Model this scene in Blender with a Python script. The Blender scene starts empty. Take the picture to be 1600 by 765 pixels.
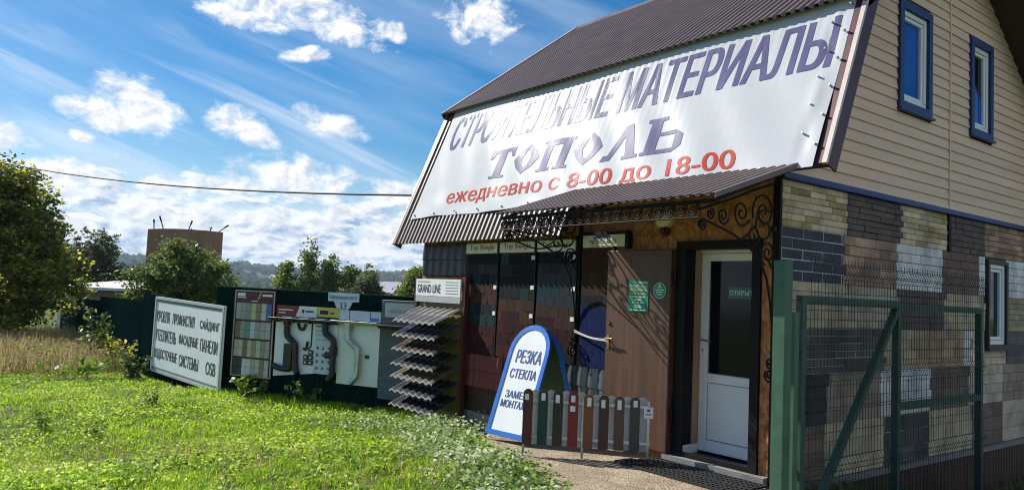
import bpy, math, random
import numpy as np
from mathutils import Matrix, Vector
from mathutils.geometry import delaunay_2d_cdt

random.seed(7); rng = np.random.default_rng(11)
S = bpy.context.scene
COL = S.collection

# ------------------------------------------------------------------ camera
CAM = Vector((3.93, -6.059, 1.564))
R3 = Matrix(((0.613, 0.024, 0.790), (0.789, -0.073, -0.610), (0.043, 0.997, -0.064)))
zc = -Vector((R3[0][2], R3[1][2], R3[2][2])); zc.normalize()
xc = Vector((R3[0][0], R3[1][0], R3[2][0])); xc = (xc - xc.dot(zc) * zc).normalized()
yc = xc.cross(zc)
cd = bpy.data.cameras.new('camera'); cam = bpy.data.objects.new('camera', cd); COL.objects.link(cam)
cam.matrix_world = Matrix(((xc.x, yc.x, -zc.x, CAM.x), (xc.y, yc.y, -zc.y, CAM.y), (xc.z, yc.z, -zc.z, CAM.z), (0, 0, 0, 1)))
cd.sensor_width = 36; cd.lens = 1196.24 / 1600 * 36; cd.clip_start = 0.05; cd.clip_end = 20000
S.camera = cam

# ------------------------------------------------------------------ sun, sky, exposure
SUN = Vector((-0.757, -0.258, 0.60)).normalized()
EL = math.asin(SUN.z); ROT = math.atan2(SUN.x, SUN.y)
sl = bpy.data.lights.new('sun', 'SUN'); sl.energy = 4.6; sl.angle = math.radians(0.53); sl.color = (1.0, 0.95, 0.87)
so = bpy.data.objects.new('sun', sl); COL.objects.link(so)
so.rotation_euler = SUN.to_track_quat('Z', 'Y').to_euler()
S.view_settings.view_transform = 'Standard'; S.view_settings.look = 'None'
S.view_settings.exposure = 0.60; S.view_settings.gamma = 1; S.view_settings.use_curve_mapping = False
S.cycles.use_denoising = True; S.cycles.pixel_filter_type = 'BLACKMAN_HARRIS'; S.cycles.filter_width = 1.05
S.cycles.max_bounces = 8; S.cycles.transparent_max_bounces = 16
S.cycles.volume_bounces = 0
S.cycles.sample_clamp_indirect = 6

HAZE = .00014
def build_world():
    W = bpy.data.worlds.new('World'); S.world = W; W.use_nodes = True
    nt = W.node_tree; N = nt.nodes; Lk = nt.links
    for n in list(N): N.remove(n)
    def val(x):
        return x
    def m(op, a, b=None, c=None, clamp=False):
        n = N.new('ShaderNodeMath'); n.operation = op; n.use_clamp = clamp
        for i, v in enumerate((a, b, c)):
            if v is None: continue
            if isinstance(v, (int, float)): n.inputs[i].default_value = v
            else: Lk.new(v, n.inputs[i])
        return n.outputs[0]
    def smooth(x, a, b):
        n = N.new('ShaderNodeMapRange'); n.interpolation_type = 'SMOOTHSTEP'
        Lk.new(x, n.inputs[0]); n.inputs[1].default_value = a; n.inputs[2].default_value = b
        return n.outputs[0]
    def mixc(f, a, b):
        n = N.new('ShaderNodeMix'); n.data_type = 'RGBA'
        for i, v in ((0, f), (6, a), (7, b)):
            if isinstance(v, (int, float)): n.inputs[i].default_value = v
            elif isinstance(v, tuple): n.inputs[i].default_value = (*v, 1)
            else: Lk.new(v, n.inputs[i])
        return n.outputs[2]
    sky = N.new('ShaderNodeTexSky'); sky.sky_type = 'NISHITA'; sky.sun_disc = False
    sky.sun_elevation = EL; sky.sun_rotation = ROT; sky.air_density = 1.0; sky.dust_density = 0.35; sky.ozone_density = 2.0
    hs = N.new('ShaderNodeHueSaturation'); hs.inputs['Saturation'].default_value = 1.64; hs.inputs['Value'].default_value = 0.95
    Lk.new(sky.outputs[0], hs.inputs['Color'])
    tc = N.new('ShaderNodeTexCoord'); sp = N.new('ShaderNodeSeparateXYZ'); Lk.new(tc.outputs['Generated'], sp.inputs[0])
    dx, dy, dz = sp.outputs
    # azimuth (degrees clockwise of the street's bearing) and elevation of every sky direction
    fh = (-0.791, 0.611); rh = (0.611, 0.791)
    f = m('ADD', m('MULTIPLY', dx, fh[0]), m('MULTIPLY', dy, fh[1]))
    r = m('ADD', m('MULTIPLY', dx, rh[0]), m('MULTIPLY', dy, rh[1]))
    U = m('MULTIPLY', m('ARCTAN2', r, f), 57.2958)
    E = m('MULTIPLY', m('ARCSINE', dz), 57.2958)
    def noise(sx, sy, detail, rough, off=(0, 0), rot=0, dist=0.0):
        cb = N.new('ShaderNodeCombineXYZ')
        u = m('ADD', U, off[0]); e = m('ADD', E, off[1])
        if rot:
            c, s_ = math.cos(rot), math.sin(rot)
            u, e = m('ADD', m('MULTIPLY', u, c), m('MULTIPLY', e, s_)), m('ADD', m('MULTIPLY', u, -s_), m('MULTIPLY', e, c))
        Lk.new(m('MULTIPLY', u, sx), cb.inputs[0]); Lk.new(m('MULTIPLY', e, sy), cb.inputs[1])
        n = N.new('ShaderNodeTexNoise'); n.inputs['Scale'].default_value = 1; n.inputs['Detail'].default_value = detail
        n.inputs['Roughness'].default_value = rough; n.inputs['Distortion'].default_value = dist
        Lk.new(cb.outputs[0], n.inputs['Vector']); return n.outputs[0]
    # cumulus: (azimuth, elevation, half width, half height, tilt)
    blobs = [(-18.3, 19.3, 4.6, 1.7, -.08), (-14.0, 18.9, 4.4, 1.5, -.22), (-9.4, 18.5, .9, .8, 0), (-21.0, 18.2, 2.6, .8, -.2), (-3.2, 20.0, 3.2, 1.9, 0),
             (-15.8, 16.4, 1.9, .6, .1), (-28.0, 10.6, 3.3, 1.2, -.1), (-26.4, 11.6, 3.0, 1.7, -.25), (-19.9, 10.9, 2.8, 1.25, -.25),
             (-13.9, 11.7, 2.7, 1.05, -.15), (-34.2, 8.3, 2.6, 1.3, -.1), (-29.6, 8.9, 1.1, .5, -.3),
             (-15.5, 7.6, 5.0, 1.7, -.05), (-21.0, 6.7, 3.4, 1.1, .1), (-31.0, 6.6, 4.0, 1.1, .0), (-24.8, 6.3, 2.0, .9, 0), (-8.6, 6.8, 3.2, 1.4, 0),
             (-24.5, 4.3, 4.5, .9, 0), (-16.0, 4.7, 4.5, .9, 0), (-8.5, 4.1, 3.4, .9, 0),
             (-31.5, 5.0, 2.6, .8, .1), (-27.5, 5.4, 1.7, .55, 0), (-20.3, 4.6, 2.2, .7, -.1), (-12.0, 5.6, 1.9, .6, .1), (-30.0, 3.2, 3.0, .55, 0), (-19.5, 2.9, 3.2, .5, 0), (-11.2, 2.6, 3.0, .5, 0),
             (10, 14, 8, 3, 0), (-60, 22, 9, 4, 0), (-90, 14, 12, 4, 0), (60, 58, 50, 16, 0), (128, 30, 26, 20, 0), (165, 45, 30, 20, 0), (130, 12, 30, 8, 0)]  # wide far-right clouds are out of view, added to brighten the shaded gable
    best = None; lift = None
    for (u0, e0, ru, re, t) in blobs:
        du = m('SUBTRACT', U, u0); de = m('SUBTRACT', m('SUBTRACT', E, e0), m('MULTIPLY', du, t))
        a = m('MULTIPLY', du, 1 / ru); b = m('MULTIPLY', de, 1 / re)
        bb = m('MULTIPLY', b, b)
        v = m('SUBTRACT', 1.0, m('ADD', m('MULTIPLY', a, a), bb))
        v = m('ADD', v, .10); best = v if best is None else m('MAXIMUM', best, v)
    n1 = noise(.42, .62, 10, .64, (3.1, 7.7), 0, .35)
    dens = m('ADD', best, m('MULTIPLY', m('SUBTRACT', n1, .50), 4.1))
    cum = smooth(dens, -.25, 1.15)
    # low bank of small flat clouds towards the horizon
    nb = noise(.36, .92, 9, .60, (11, 2.3), -.02, .3)
    thr = smooth(E, 9.8, 2.0)
    bank = smooth(m('ADD', nb, m('MULTIPLY', thr, .36)), .56, .74)
    bank = m('MULTIPLY', bank, smooth(E, 10.2, 6.8))
    # cirrus streaks
    ci = noise(.05, .50, 5, .55, (40, 5), -.33, .5)
    cir = m('MULTIPLY', smooth(ci, .46, .78), m('MULTIPLY', smooth(E, 20.5, 12.0), .62))
    cir2 = m('MULTIPLY', smooth(noise(.035, .28, 4, .5, (90, 31), -.25), .42, .80), .34)
    cir = m('MAXIMUM', cir, cir2)
    # relief light on the clouds: density here against density a little towards the sun (up and left)
    n2 = noise(.42, .62, 10, .64, (3.1 - .42, 7.7 + .40), 0, .35)
    rel = m('SUBTRACT', n1, n2)
    nb2 = noise(.36, .92, 9, .60, (11 - .5, 2.3 + .32), -.02, .3)
    relb = m('SUBTRACT', nb, nb2)
    thick = smooth(dens, .5, 1.9)
    l1 = m('ADD', m('SUBTRACT', .88, m('MULTIPLY', thick, .16)), m('MULTIPLY', rel, 3.2), clamp=True)
    l2 = m('ADD', .60, m('MULTIPLY', relb, 5.6), clamp=True)
    c1 = mixc(l1, (.34, .43, .58), (1.0, 1.0, 1.0))
    c2 = mixc(l2, (.26, .40, .64), (.95, .97, 1.0))
    # mix in order: blue, cirrus, bank, cumulus
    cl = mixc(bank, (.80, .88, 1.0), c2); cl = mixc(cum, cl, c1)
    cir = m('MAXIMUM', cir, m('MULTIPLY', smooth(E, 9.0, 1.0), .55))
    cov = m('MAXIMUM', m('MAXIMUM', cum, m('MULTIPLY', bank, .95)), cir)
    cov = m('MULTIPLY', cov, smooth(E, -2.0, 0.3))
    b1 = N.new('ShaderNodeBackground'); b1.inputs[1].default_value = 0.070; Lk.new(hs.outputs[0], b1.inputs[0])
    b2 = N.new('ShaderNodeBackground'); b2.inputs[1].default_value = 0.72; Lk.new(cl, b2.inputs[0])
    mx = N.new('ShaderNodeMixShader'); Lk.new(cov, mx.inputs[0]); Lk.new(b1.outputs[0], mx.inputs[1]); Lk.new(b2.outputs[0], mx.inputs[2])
    out = N.new('ShaderNodeOutputWorld'); Lk.new(mx.outputs[0], out.inputs[0])
    W.cycles.sampling_method = 'MANUAL'; W.cycles.sample_map_resolution = 512
build_world()

# ------------------------------------------------------------------ materials
MATS = {}
def mat(name, col, rough=.6, metal=0.0, var=.12, vscale=6.0, bump=0.0, bscale=40.0, spec=.5, stretch=None, col2=None, obj=True):
    if name in MATS: return MATS[name]
    M = bpy.data.materials.new(name); M.use_nodes = True; nt = M.node_tree; N = nt.nodes; L = nt.links
    p = N['Principled BSDF']; p.inputs['Roughness'].default_value = rough; p.inputs['Metallic'].default_value = metal
    p.inputs['Specular IOR Level'].default_value = spec
    tc = N.new('ShaderNodeTexCoord'); src = tc.outputs['Object']
    if stretch:
        mp = N.new('ShaderNodeMapping'); mp.inputs['Scale'].default_value = stretch; L.new(src, mp.inputs[0]); src = mp.outputs[0]
    nz = N.new('ShaderNodeTexNoise'); nz.inputs['Scale'].default_value = vscale; nz.inputs['Detail'].default_value = 6; nz.inputs['Roughness'].default_value = .65
    L.new(src, nz.inputs['Vector'])
    cr = N.new('ShaderNodeValToRGB'); cr.color_ramp.elements[0].position = .3; cr.color_ramp.elements[1].position = .72
    a = tuple(max(0, c * (1 - var)) for c in col); b = tuple(min(1, c * (1 + var)) for c in (col2 or col))
    if col2: a = col
    cr.color_ramp.elements[0].color = (*a, 1); cr.color_ramp.elements[1].color = (*b, 1)
    L.new(nz.outputs[0], cr.inputs[0]); L.new(cr.outputs[0], p.inputs['Base Color'])
    mr = N.new('ShaderNodeMapRange'); mr.inputs[3].default_value = max(.02, rough - .08); mr.inputs[4].default_value = min(1, rough + .10)
    L.new(nz.outputs[0], mr.inputs[0]); L.new(mr.outputs[0], p.inputs['Roughness'])
    if bump:
        n2 = N.new('ShaderNodeTexNoise'); n2.inputs['Scale'].default_value = bscale; n2.inputs['Detail'].default_value = 5; L.new(src, n2.inputs['Vector'])
        bp = N.new('ShaderNodeBump'); bp.inputs['Strength'].default_value = bump; bp.inputs['Distance'].default_value = .01
        L.new(n2.outputs[0], bp.inputs['Height']); L.new(bp.outputs[0], p.inputs['Normal'])
    MATS[name] = M; return M

def leafmat(name, cols, trans=.35, rough=.5, spec=.35):
    """colour varies from leaf to leaf"""
    if name in MATS: return MATS[name]
    M = bpy.data.materials.new(name); M.use_nodes = True; nt = M.node_tree; N = nt.nodes; L = nt.links
    p = N['Principled BSDF']; p.inputs['Roughness'].default_value = rough; p.inputs['Specular IOR Level'].default_value = spec
    g = N.new('ShaderNodeNewGeometry'); cr = N.new('ShaderNodeValToRGB')
    e = cr.color_ramp.elements
    for i, c in enumerate(cols):
        pos = i / max(1, len(cols) - 1)
        if i == 0: e[0].position = 0; e[0].color = (*c, 1)
        elif i == len(cols) - 1: e[len(e) - 1].position = 1; e[len(e) - 1].color = (*c, 1)
        else:
            q = e.new(pos); q.color = (*c, 1)
    tc = N.new('ShaderNodeTexCoord'); nz = N.new('ShaderNodeTexNoise'); nz.inputs['Scale'].default_value = 1.3; nz.inputs['Detail'].default_value = 3
    L.new(tc.outputs['Object'], nz.inputs['Vector'])
    a = N.new('ShaderNodeMath'); a.operation = 'MULTIPLY_ADD'; L.new(nz.outputs[0], a.inputs[0]); a.inputs[1].default_value = 1.3; a.inputs[2].default_value = -.65
    b = N.new('ShaderNodeMath'); b.operation = 'ADD'; L.new(g.outputs['Random Per Island'], b.inputs[0]); L.new(a.outputs[0], b.inputs[1]); b.use_clamp = True
    L.new(b.outputs[0], cr.inputs[0]); L.new(cr.outputs[0], p.inputs['Base Color'])
    if trans:
        t = N.new('ShaderNodeBsdfTranslucent'); h = N.new('ShaderNodeHueSaturation'); h.inputs['Hue'].default_value = .485; h.inputs['Value'].default_value = 1.5
        L.new(cr.outputs[0], h.inputs['Color']); L.new(h.outputs[0], t.inputs['Color'])
        mx = N.new('ShaderNodeMixShader'); mx.inputs[0].default_value = trans
        L.new(p.outputs[0], mx.inputs[1]); L.new(t.outputs[0], mx.inputs[2]); L.new(mx.outputs[0], N['Material Output'].inputs[0])
    MATS[name] = M; return M

def osb_mat():
    M = bpy.data.materials.new('osb board'); M.use_nodes = True; nt = M.node_tree; N = nt.nodes; L = nt.links
    p = N['Principled BSDF']; p.inputs['Roughness'].default_value = .7
    tc = N.new('ShaderNodeTexCoord'); mp = N.new('ShaderNodeMapping'); mp.inputs['Scale'].default_value = (1, 1, .55); mp.inputs['Rotation'].default_value = (0, .5, 0)
    L.new(tc.outputs['Object'], mp.inputs[0])
    v = N.new('ShaderNodeTexVoronoi'); v.inputs['Scale'].default_value = 32; L.new(mp.outputs[0], v.inputs['Vector'])
    nz = N.new('ShaderNodeTexNoise'); nz.inputs['Scale'].default_value = 3; nz.inputs['Detail'].default_value = 6; L.new(tc.outputs['Object'], nz.inputs['Vector'])
    cr = N.new('ShaderNodeValToRGB'); e = cr.color_ramp.elements
    e[0].color = (.20, .07, .025, 1); e[1].color = (.60, .28, .10, 1); e.new(.45).color = (.42, .16, .05, 1)
    sx = N.new('ShaderNodeSeparateColor'); L.new(v.outputs['Color'], sx.inputs[0])
    ad = N.new('ShaderNodeMath'); ad.operation = 'MULTIPLY_ADD'; L.new(nz.outputs[0], ad.inputs[0]); ad.inputs[1].default_value = .9; ad.inputs[2].default_value = -.35
    a2 = N.new('ShaderNodeMath'); a2.operation = 'MULTIPLY_ADD'; L.new(sx.outputs[0], a2.inputs[0]); a2.inputs[1].default_value = .75; L.new(ad.outputs[0], a2.inputs[2])
    L.new(a2.outputs[0], cr.inputs[0]); L.new(cr.outputs[0], p.inputs['Base Color'])
    bp = N.new('ShaderNodeBump'); bp.inputs['Strength'].default_value = .4; bp.inputs['Distance'].default_value = .004; L.new(sx.outputs[1], bp.inputs['Height']); L.new(bp.outputs[0], p.inputs['Normal'])
    MATS['osb board'] = M; return M

# ------------------------------------------------------------------ mesh builder
X = Vector((1, 0, 0)); Y = Vector((0, 1, 0)); Z = Vector((0, 0, 1))
def frame(o, ex, ey):
    """local x along ex, y along ey, z out of the face"""
    ex = Vector(ex).normalized(); ey = Vector(ey); ey = (ey - ey.dot(ex) * ex).normalized(); n = ex.cross(ey); o = Vector(o)
    return Matrix(((ex.x, ey.x, n.x, o.x), (ex.y, ey.y, n.y, o.y), (ex.z, ey.z, n.z, o.z), (0, 0, 0, 1)))
I4 = Matrix.Identity(4)
class MB:
    def __init__(s): s.v = []; s.f = []; s.m = []; s.mats = []; s.sm = []
    def mi(s, M):
        if M not in s.mats: s.mats.append(M)
        return s.mats.index(M)
    def add(s, vs, fs, M, T=None, smooth=False):
        b = len(s.v)
        s.v += [tuple(T @ Vector(p)) if T else tuple(p) for p in vs]
        i = s.mi(M)
        for f in fs: s.f.append([b + k for k in f]); s.m.append(i); s.sm.append(smooth)
    def box(s, a, b, M, T=None):
        (x0, y0, z0), (x1, y1, z1) = a, b
        if x0 > x1: x0, x1 = x1, x0
        if y0 > y1: y0, y1 = y1, y0
        if z0 > z1: z0, z1 = z1, z0
        s.add([(x0, y0, z0), (x1, y0, z0), (x1, y1, z0), (x0, y1, z0), (x0, y0, z1), (x1, y0, z1), (x1, y1, z1), (x0, y1, z1)],
              [(3, 2, 1, 0), (4, 5, 6, 7), (0, 1, 5, 4), (1, 2, 6, 5), (2, 3, 7, 6), (3, 0, 4, 7)], M, T)
    def bbox(s, a, b, M, T=None, c=.006):
        """box whose front (z1) edges are chamfered"""
        (x0, y0, z0), (x1, y1, z1) = a, b
        s.add([(x0, y0, z0), (x1, y0, z0), (x1, y1, z0), (x0, y1, z0), (x0, y0, z1 - c), (x1, y0, z1 - c), (x1, y1, z1 - c), (x0, y1, z1 - c),
               (x0 + c, y0 + c, z1), (x1 - c, y0 + c, z1), (x1 - c, y1 - c, z1), (x0 + c, y1 - c, z1)],
              [(3, 2, 1, 0), (0, 1, 5, 4), (1, 2, 6, 5), (2, 3, 7, 6), (3, 0, 4, 7), (4, 5, 9, 8), (5, 6, 10, 9), (6, 7, 11, 10), (7, 4, 8, 11), (8, 9, 10, 11)], M, T)
    def prism(s, poly, z0, z1, M, T=None):
        n = len(poly)
        vs = [(x, y, z0) for x, y in poly] + [(x, y, z1) for x, y in poly]
        fs = [tuple(range(n - 1, -1, -1)), tuple(range(n, 2 * n))] + [(i, (i + 1) % n, n + (i + 1) % n, n + i) for i in range(n)]
        s.add(vs, fs, M, T)
    def poly(s, pts, M, T=None): s.add(pts, [tuple(range(len(pts)))], M, T)
    def tube(s, pts, r, M, n=6, T=None, closed_ends=True):
        pts = [Vector(p) for p in pts]; k = len(pts)
        rs = r if isinstance(r, (list, tuple)) else [r] * k
        vs = []; up = None
        for i, p in enumerate(pts):
            d = (pts[min(i + 1, k - 1)] - pts[max(i - 1, 0)]).normalized()
            if up is None: up = Vector((0, 0, 1)) if abs(d.z) < .9 else Vector((1, 0, 0))
            a = d.cross(up);
            if a.length < 1e-4: a = d.cross(Vector((0, 1, 0)))
            a.normalize(); b = a.cross(d).normalized(); up = b
            for j in range(n):
                t = 2 * math.pi * j / n; vs.append(tuple(p + (a * math.cos(t) + b * math.sin(t)) * rs[i]))
        fs = [(i * n + j, i * n + (j + 1) % n, (i + 1) * n + (j + 1) % n, (i + 1) * n + j) for i in range(k - 1) for j in range(n)]
        s.add(vs, fs, M, T, smooth=True)
        if closed_ends: s.add(vs[:n], [tuple(range(n))], M, T); s.add(vs[-n:], [tuple(range(n - 1, -1, -1))], M, T)
    def bar(s, a, b, w, h, M, up=(0, 0, 1)):
        a = Vector(a); b = Vector(b); d = (b - a); L_ = d.length; T = frame(a, d, up)
        s.box((0, -h / 2, -w / 2), (L_, h / 2, w / 2), M, T)
    def disc(s, c, r, z0, z1, M, T=None, n=28): s.prism([(c[0] + r * math.cos(2 * math.pi * i / n), c[1] + r * math.sin(2 * math.pi * i / n)) for i in range(n)], z0, z1, M, T)
    def corr(s, prof, p0, p1, M, T=None):
        """profile [(x, out)] swept from p0(y, z) to p1(y, z) given as functions of out"""
        k = len(prof); vs = [p0(x, o) for x, o in prof] + [p1(x, o) for x, o in prof]
        s.add(vs, [(i, i + 1, k + i + 1, k + i) for i in range(k - 1)], M, T)
    def build(s, name, parent=None, world=None):
        me = bpy.data.meshes.new(name); me.from_pydata(s.v, [], s.f); 
        for M in s.mats: me.materials.append(M)
        me.polygons.foreach_set('material_index', s.m); me.polygons.foreach_set('use_smooth', s.sm); me.update()
        o = bpy.data.objects.new(name, me); COL.objects.link(o)
        if parent is not None: o.parent = parent; o.matrix_parent_inverse = parent.matrix_world.inverted()
        return o

def trap(x0, x1, pitch, depth, flat=.35, rise=.15):
    """trapezoid corrugation profile between x0 and x1"""
    out = [(x0, 0)]; x = x0
    while x < x1 - 1e-6:
        for fx, o in ((flat, 0), (flat + rise, depth), (2 * flat + rise, depth), (1.0, 0)):
            xx = x + fx * pitch
            if xx <= x1: out.append((xx, o))
        x += pitch
    out.append((x1, 0)); return out
def wave(x0, x1, pitch, depth, per=8):
    n = int((x1 - x0) / pitch * per); return [(x0 + (x1 - x0) * i / n, depth * .5 * (1 - math.cos(2 * math.pi * i / per))) for i in range(n + 1)]

def np_mesh(name, V, F, M, parent=None, smooth=False):
    me = bpy.data.meshes.new(name); V = np.asarray(V, np.float32); F = np.asarray(F, np.int32); k = F.shape[1]
    me.vertices.add(len(V)); me.vertices.foreach_set('co', V.ravel()); me.loops.add(F.size); me.loops.foreach_set('vertex_index', F.ravel())
    me.polygons.add(len(F)); me.polygons.foreach_set('loop_start', np.arange(0, F.size, k, dtype=np.int32)); me.polygons.foreach_set('loop_total', np.full(len(F), k, np.int32))
    me.update(calc_edges=True)
    for m_ in (M if isinstance(M, list) else [M]): me.materials.append(m_)
    if smooth: me.polygons.foreach_set('use_smooth', np.ones(len(F), bool))
    o = bpy.data.objects.new(name, me); COL.objects.link(o)
    if parent is not None: o.parent = parent; o.matrix_parent_inverse = parent.matrix_world.inverted()
    return o

def tag(o, label=None, cat=None, group=None, kind=None):
    if label: o['label'] = label
    if cat: o['category'] = cat
    if group: o['group'] = group
    if kind: o['kind'] = kind
    return o
def empty(name, loc, label, cat, group=None):
    o = bpy.data.objects.new(name, None); COL.objects.link(o); o.location = loc; o.empty_display_size = .1
    o.matrix_world = Matrix.Translation(Vector(loc)); return tag(o, label, cat, group)

_tc = {}
def text_geo(body, bold=0.0):
    k = (body, bold)
    if k in _tc: return _tc[k]
    c = bpy.data.curves.new('txt', 'FONT'); c.body = body; c.resolution_u = 3; c.fill_mode = 'NONE'
    o = bpy.data.objects.new('txt', c); me = bpy.data.meshes.new_from_object(o)
    ov = np.array([v.co[:2] for v in me.vertices]); es = np.array([tuple(e.vertices) for e in me.edges])
    bpy.data.objects.remove(o); bpy.data.curves.remove(c); bpy.data.meshes.remove(me)
    q = delaunay_2d_cdt([Vector(p) for p in ov], [tuple(e) for e in es.tolist()], [], 0, 1e-6)
    pv = np.array([tuple(v) for v in q[0]]); ft = np.array([tuple(f) for f in q[2]])
    cen = pv[ft].mean(1); A, B = ov[es[:, 0]], ov[es[:, 1]]      # even-odd test keeps the strokes and drops the counters
    cy = cen[:, 1:2]; cross = (A[None, :, 1] > cy) != (B[None, :, 1] > cy)
    with np.errstate(divide='ignore', invalid='ignore'): xi = A[None, :, 0] + (cy - A[None, :, 1]) * (B[:, 0] - A[:, 0])[None] / (B[:, 1] - A[:, 1])[None]
    ins = ((cross & (np.nan_to_num(xi) > cen[:, 0:1])).sum(1) % 2) == 1
    vs = [(x, y, 0) for x, y in pv.tolist()]; fs = []
    for f in ft[ins].tolist():
        (ax, ay, _), (bx_, by_, _), (cx_, cy_, _) = vs[f[0]], vs[f[1]], vs[f[2]]
        fs.append(tuple(f) if (bx_ - ax) * (cy_ - ay) - (by_ - ay) * (cx_ - ax) > 0 else tuple(f[::-1]))
    a = np.array(vs); lo = a.min(0); hi = a.max(0)
    _tc[k] = ([((x - lo[0]) / (hi[0] - lo[0]), (y - lo[1]) / (hi[1] - lo[1])) for x, y, z in vs], fs); return _tc[k]
def text(mb, body, x0, y0, x1, y1, M, T, z=.003, bold=.02, shear=0.0, warp=None):
    k = bold * .30 * (y1 - y0)          # heavier strokes: the word struck three times, each a hair above the last
    _text(mb, body, x0 + 2 * k, y0, x1, y1, M, T, z, shear, warp); _text(mb, body, x0 + k, y0 + k * .3, x1 - k, y1 - k * .3, M, T, z + .0004, shear, warp); _text(mb, body, x0, y0, x1 - 2 * k, y1, M, T, z + .0008, shear, warp)
def _text(mb, body, x0, y0, x1, y1, M, T, z, shear, warp):
    vs, fs = text_geo(body, 0.0)
    if warp:   # cut long triangles so that the print follows the cloth
        vs = [tuple(v) for v in vs]; out = []; todo = []
        for f in fs:
            for k in range(1, len(f) - 1): todo.append((f[0], f[k], f[k + 1]))
        cache = {}
        def edge(i, j):
            a, c = vs[i], vs[j]; return math.hypot((a[0] - c[0]) * (x1 - x0), (a[1] - c[1]) * (y1 - y0))
        while todo:
            t = todo.pop(); L_ = [edge(t[k], t[(k + 1) % 3]) for k in range(3)]; k = L_.index(max(L_))
            if L_[k] < .05: out.append(t); continue
            i, j, l = t[k], t[(k + 1) % 3], t[(k + 2) % 3]; key = (min(i, j), max(i, j))
            if key not in cache: cache[key] = len(vs); vs.append(((vs[i][0] + vs[j][0]) / 2, (vs[i][1] + vs[j][1]) / 2))
            m_ = cache[key]; todo += [(i, m_, l), (m_, j, l)]
        fs = out
    P = []
    for u, v in vs:
        x = x0 + u * (x1 - x0) + shear * v * (y1 - y0); y = y0 + v * (y1 - y0)
        P.append((x, y, z + (warp(x, y) if warp else 0)))
    mb.add(P, fs, M, T)

# ------------------------------------------------------------------ terrain height
def sm(t): t = np.clip(t, 0, 1); return t * t * (3 - 2 * t)
def gz(x, y):
    x = np.asarray(x, float); y = np.asarray(y, float)
    left = -.30 * sm((-3.0 - x) / 2.4) - .027 * np.clip(-x - 9, 0, 45)
    back = -.56 * sm((y + .2) / 4.2) * sm((x + .8) / .8)
    base = -.03 - .02 * np.clip(-x - 1, 0, 3)
    und = .025 * np.sin(x * 1.1 + 1.3) * np.cos(y * .9) * sm((-x - 3) / 2)
    d = np.hypot(x + 12, y - 4)
    far = -.035 * np.clip(d - 45, 0, 600) * sm((d - 45) / 60)
    return base + left + back + und + far
def gzf(x, y): return float(gz(x, y))

# ------------------------------------------------------------------ palette
brown_roof = mat('brown painted roof steel', (.150, .110, .102), .42, 0, .2, 3, .05, 12, spec=.35)
maroon = mat('maroon painted steel', (.085, .018, .02), .4, 0, .2, 4)
dark_metal = mat('black painted steel', (.010, .009, .010), .6, 0, .3, 10, .1, 60, spec=.18)
glint_paint = mat('painted pale pink glint', (.62, .50, .47), .5)  # sun glint along the rake fold, put into the colour
soffit_m = mat('dark brown soffit', (.05, .022, .015), .6, 0, .3, 5, .1, 30)
siding_m = mat('beige vinyl siding', (.76, .54, .385), .55, 0, .13, 1.4, .12, 90, stretch=(1, .25, 4))
blue_trim = mat('navy blue painted trim', (.012, .03, .14), .45, 0, .2, 8)
white_pvc = mat('white upvc', (.78, .79, .80), .35, 0, .03, 4)
white_sheet = mat('white printed board', (.82, .84, .84), .4, 0, .04, 3)
osb = osb_mat()
wood_reveal = mat('pale varnished wood', (.40, .25, .13), .5, 0, .25, 3, .1, 40, stretch=(9, 9, .6))
door_brown = mat('brown hammered door steel', (.10, .043, .024), .5, 0, .38, 1.6, .12, 60, stretch=(7, 7, .45))
glass_dark = mat('dark window glass', (.006, .008, .010), .04, 0, .3, 2, spec=.32)
glass_blue = mat('blue window glass', (.008, .075, .42), .06, 0, .12, 1.2, spec=.35)  # pane with a plain blue base colour
concrete = mat('grey cast concrete', (.30, .29, .27), .85, 0, .25, 5, .35, 50)
green_fence = mat('dark green profiled steel', (.006, .021, .020), .8, 0, .25, 3, .06, 15, spec=.0)
green_paint = mat('green enamel on steel', (.042, .115, .065), .5, 0, .25, 6, .15, 40)
green_dark = mat('dark green powder coat', (.022, .065, .046), .5, 0, .25, 4)
mesh_green = mat('dark green coated wire', (.008, .022, .02), .5, 0, .2, 6)
steel = mat('galvanised steel', (.46, .47, .49), .35, .85, .2, 12)
zinc = mat('bare zinc pipe', (.50, .53, .50), .3, .8, .2, 8)
brass = mat('worn brass', (.50, .36, .14), .35, .9, .2, 20)
ink = mat('black ink', (.02, .02, .022), .6)
ink_grey = mat('grey ink', (.25, .26, .28), .6)
red_ink = mat('faded red print', (.50, .07, .05), .29, 0, .12, 5, spec=.014)
blue_ink = mat('faded violet blue print', (.135, .135, .25), .29, 0, .12, 3, spec=.014)
navy_ink = mat('navy print', (.02, .06, .30), .45)
paper = mat('white paper tag', (.74, .75, .76), .6, 0, .05, 30)
notice_green = mat('green printed plastic', (.0, .22, .12), .4, 0, .1, 10)
yellow_ink = mat('yellow print', (.62, .55, .12), .5)
maroon_ink = mat('dark red print', (.24, .02, .025), .45)
banner_m = mat('white vinyl banner', (.56, .575, .60), .29, 0, .075, .9, .0, 9, spec=.014)

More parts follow.
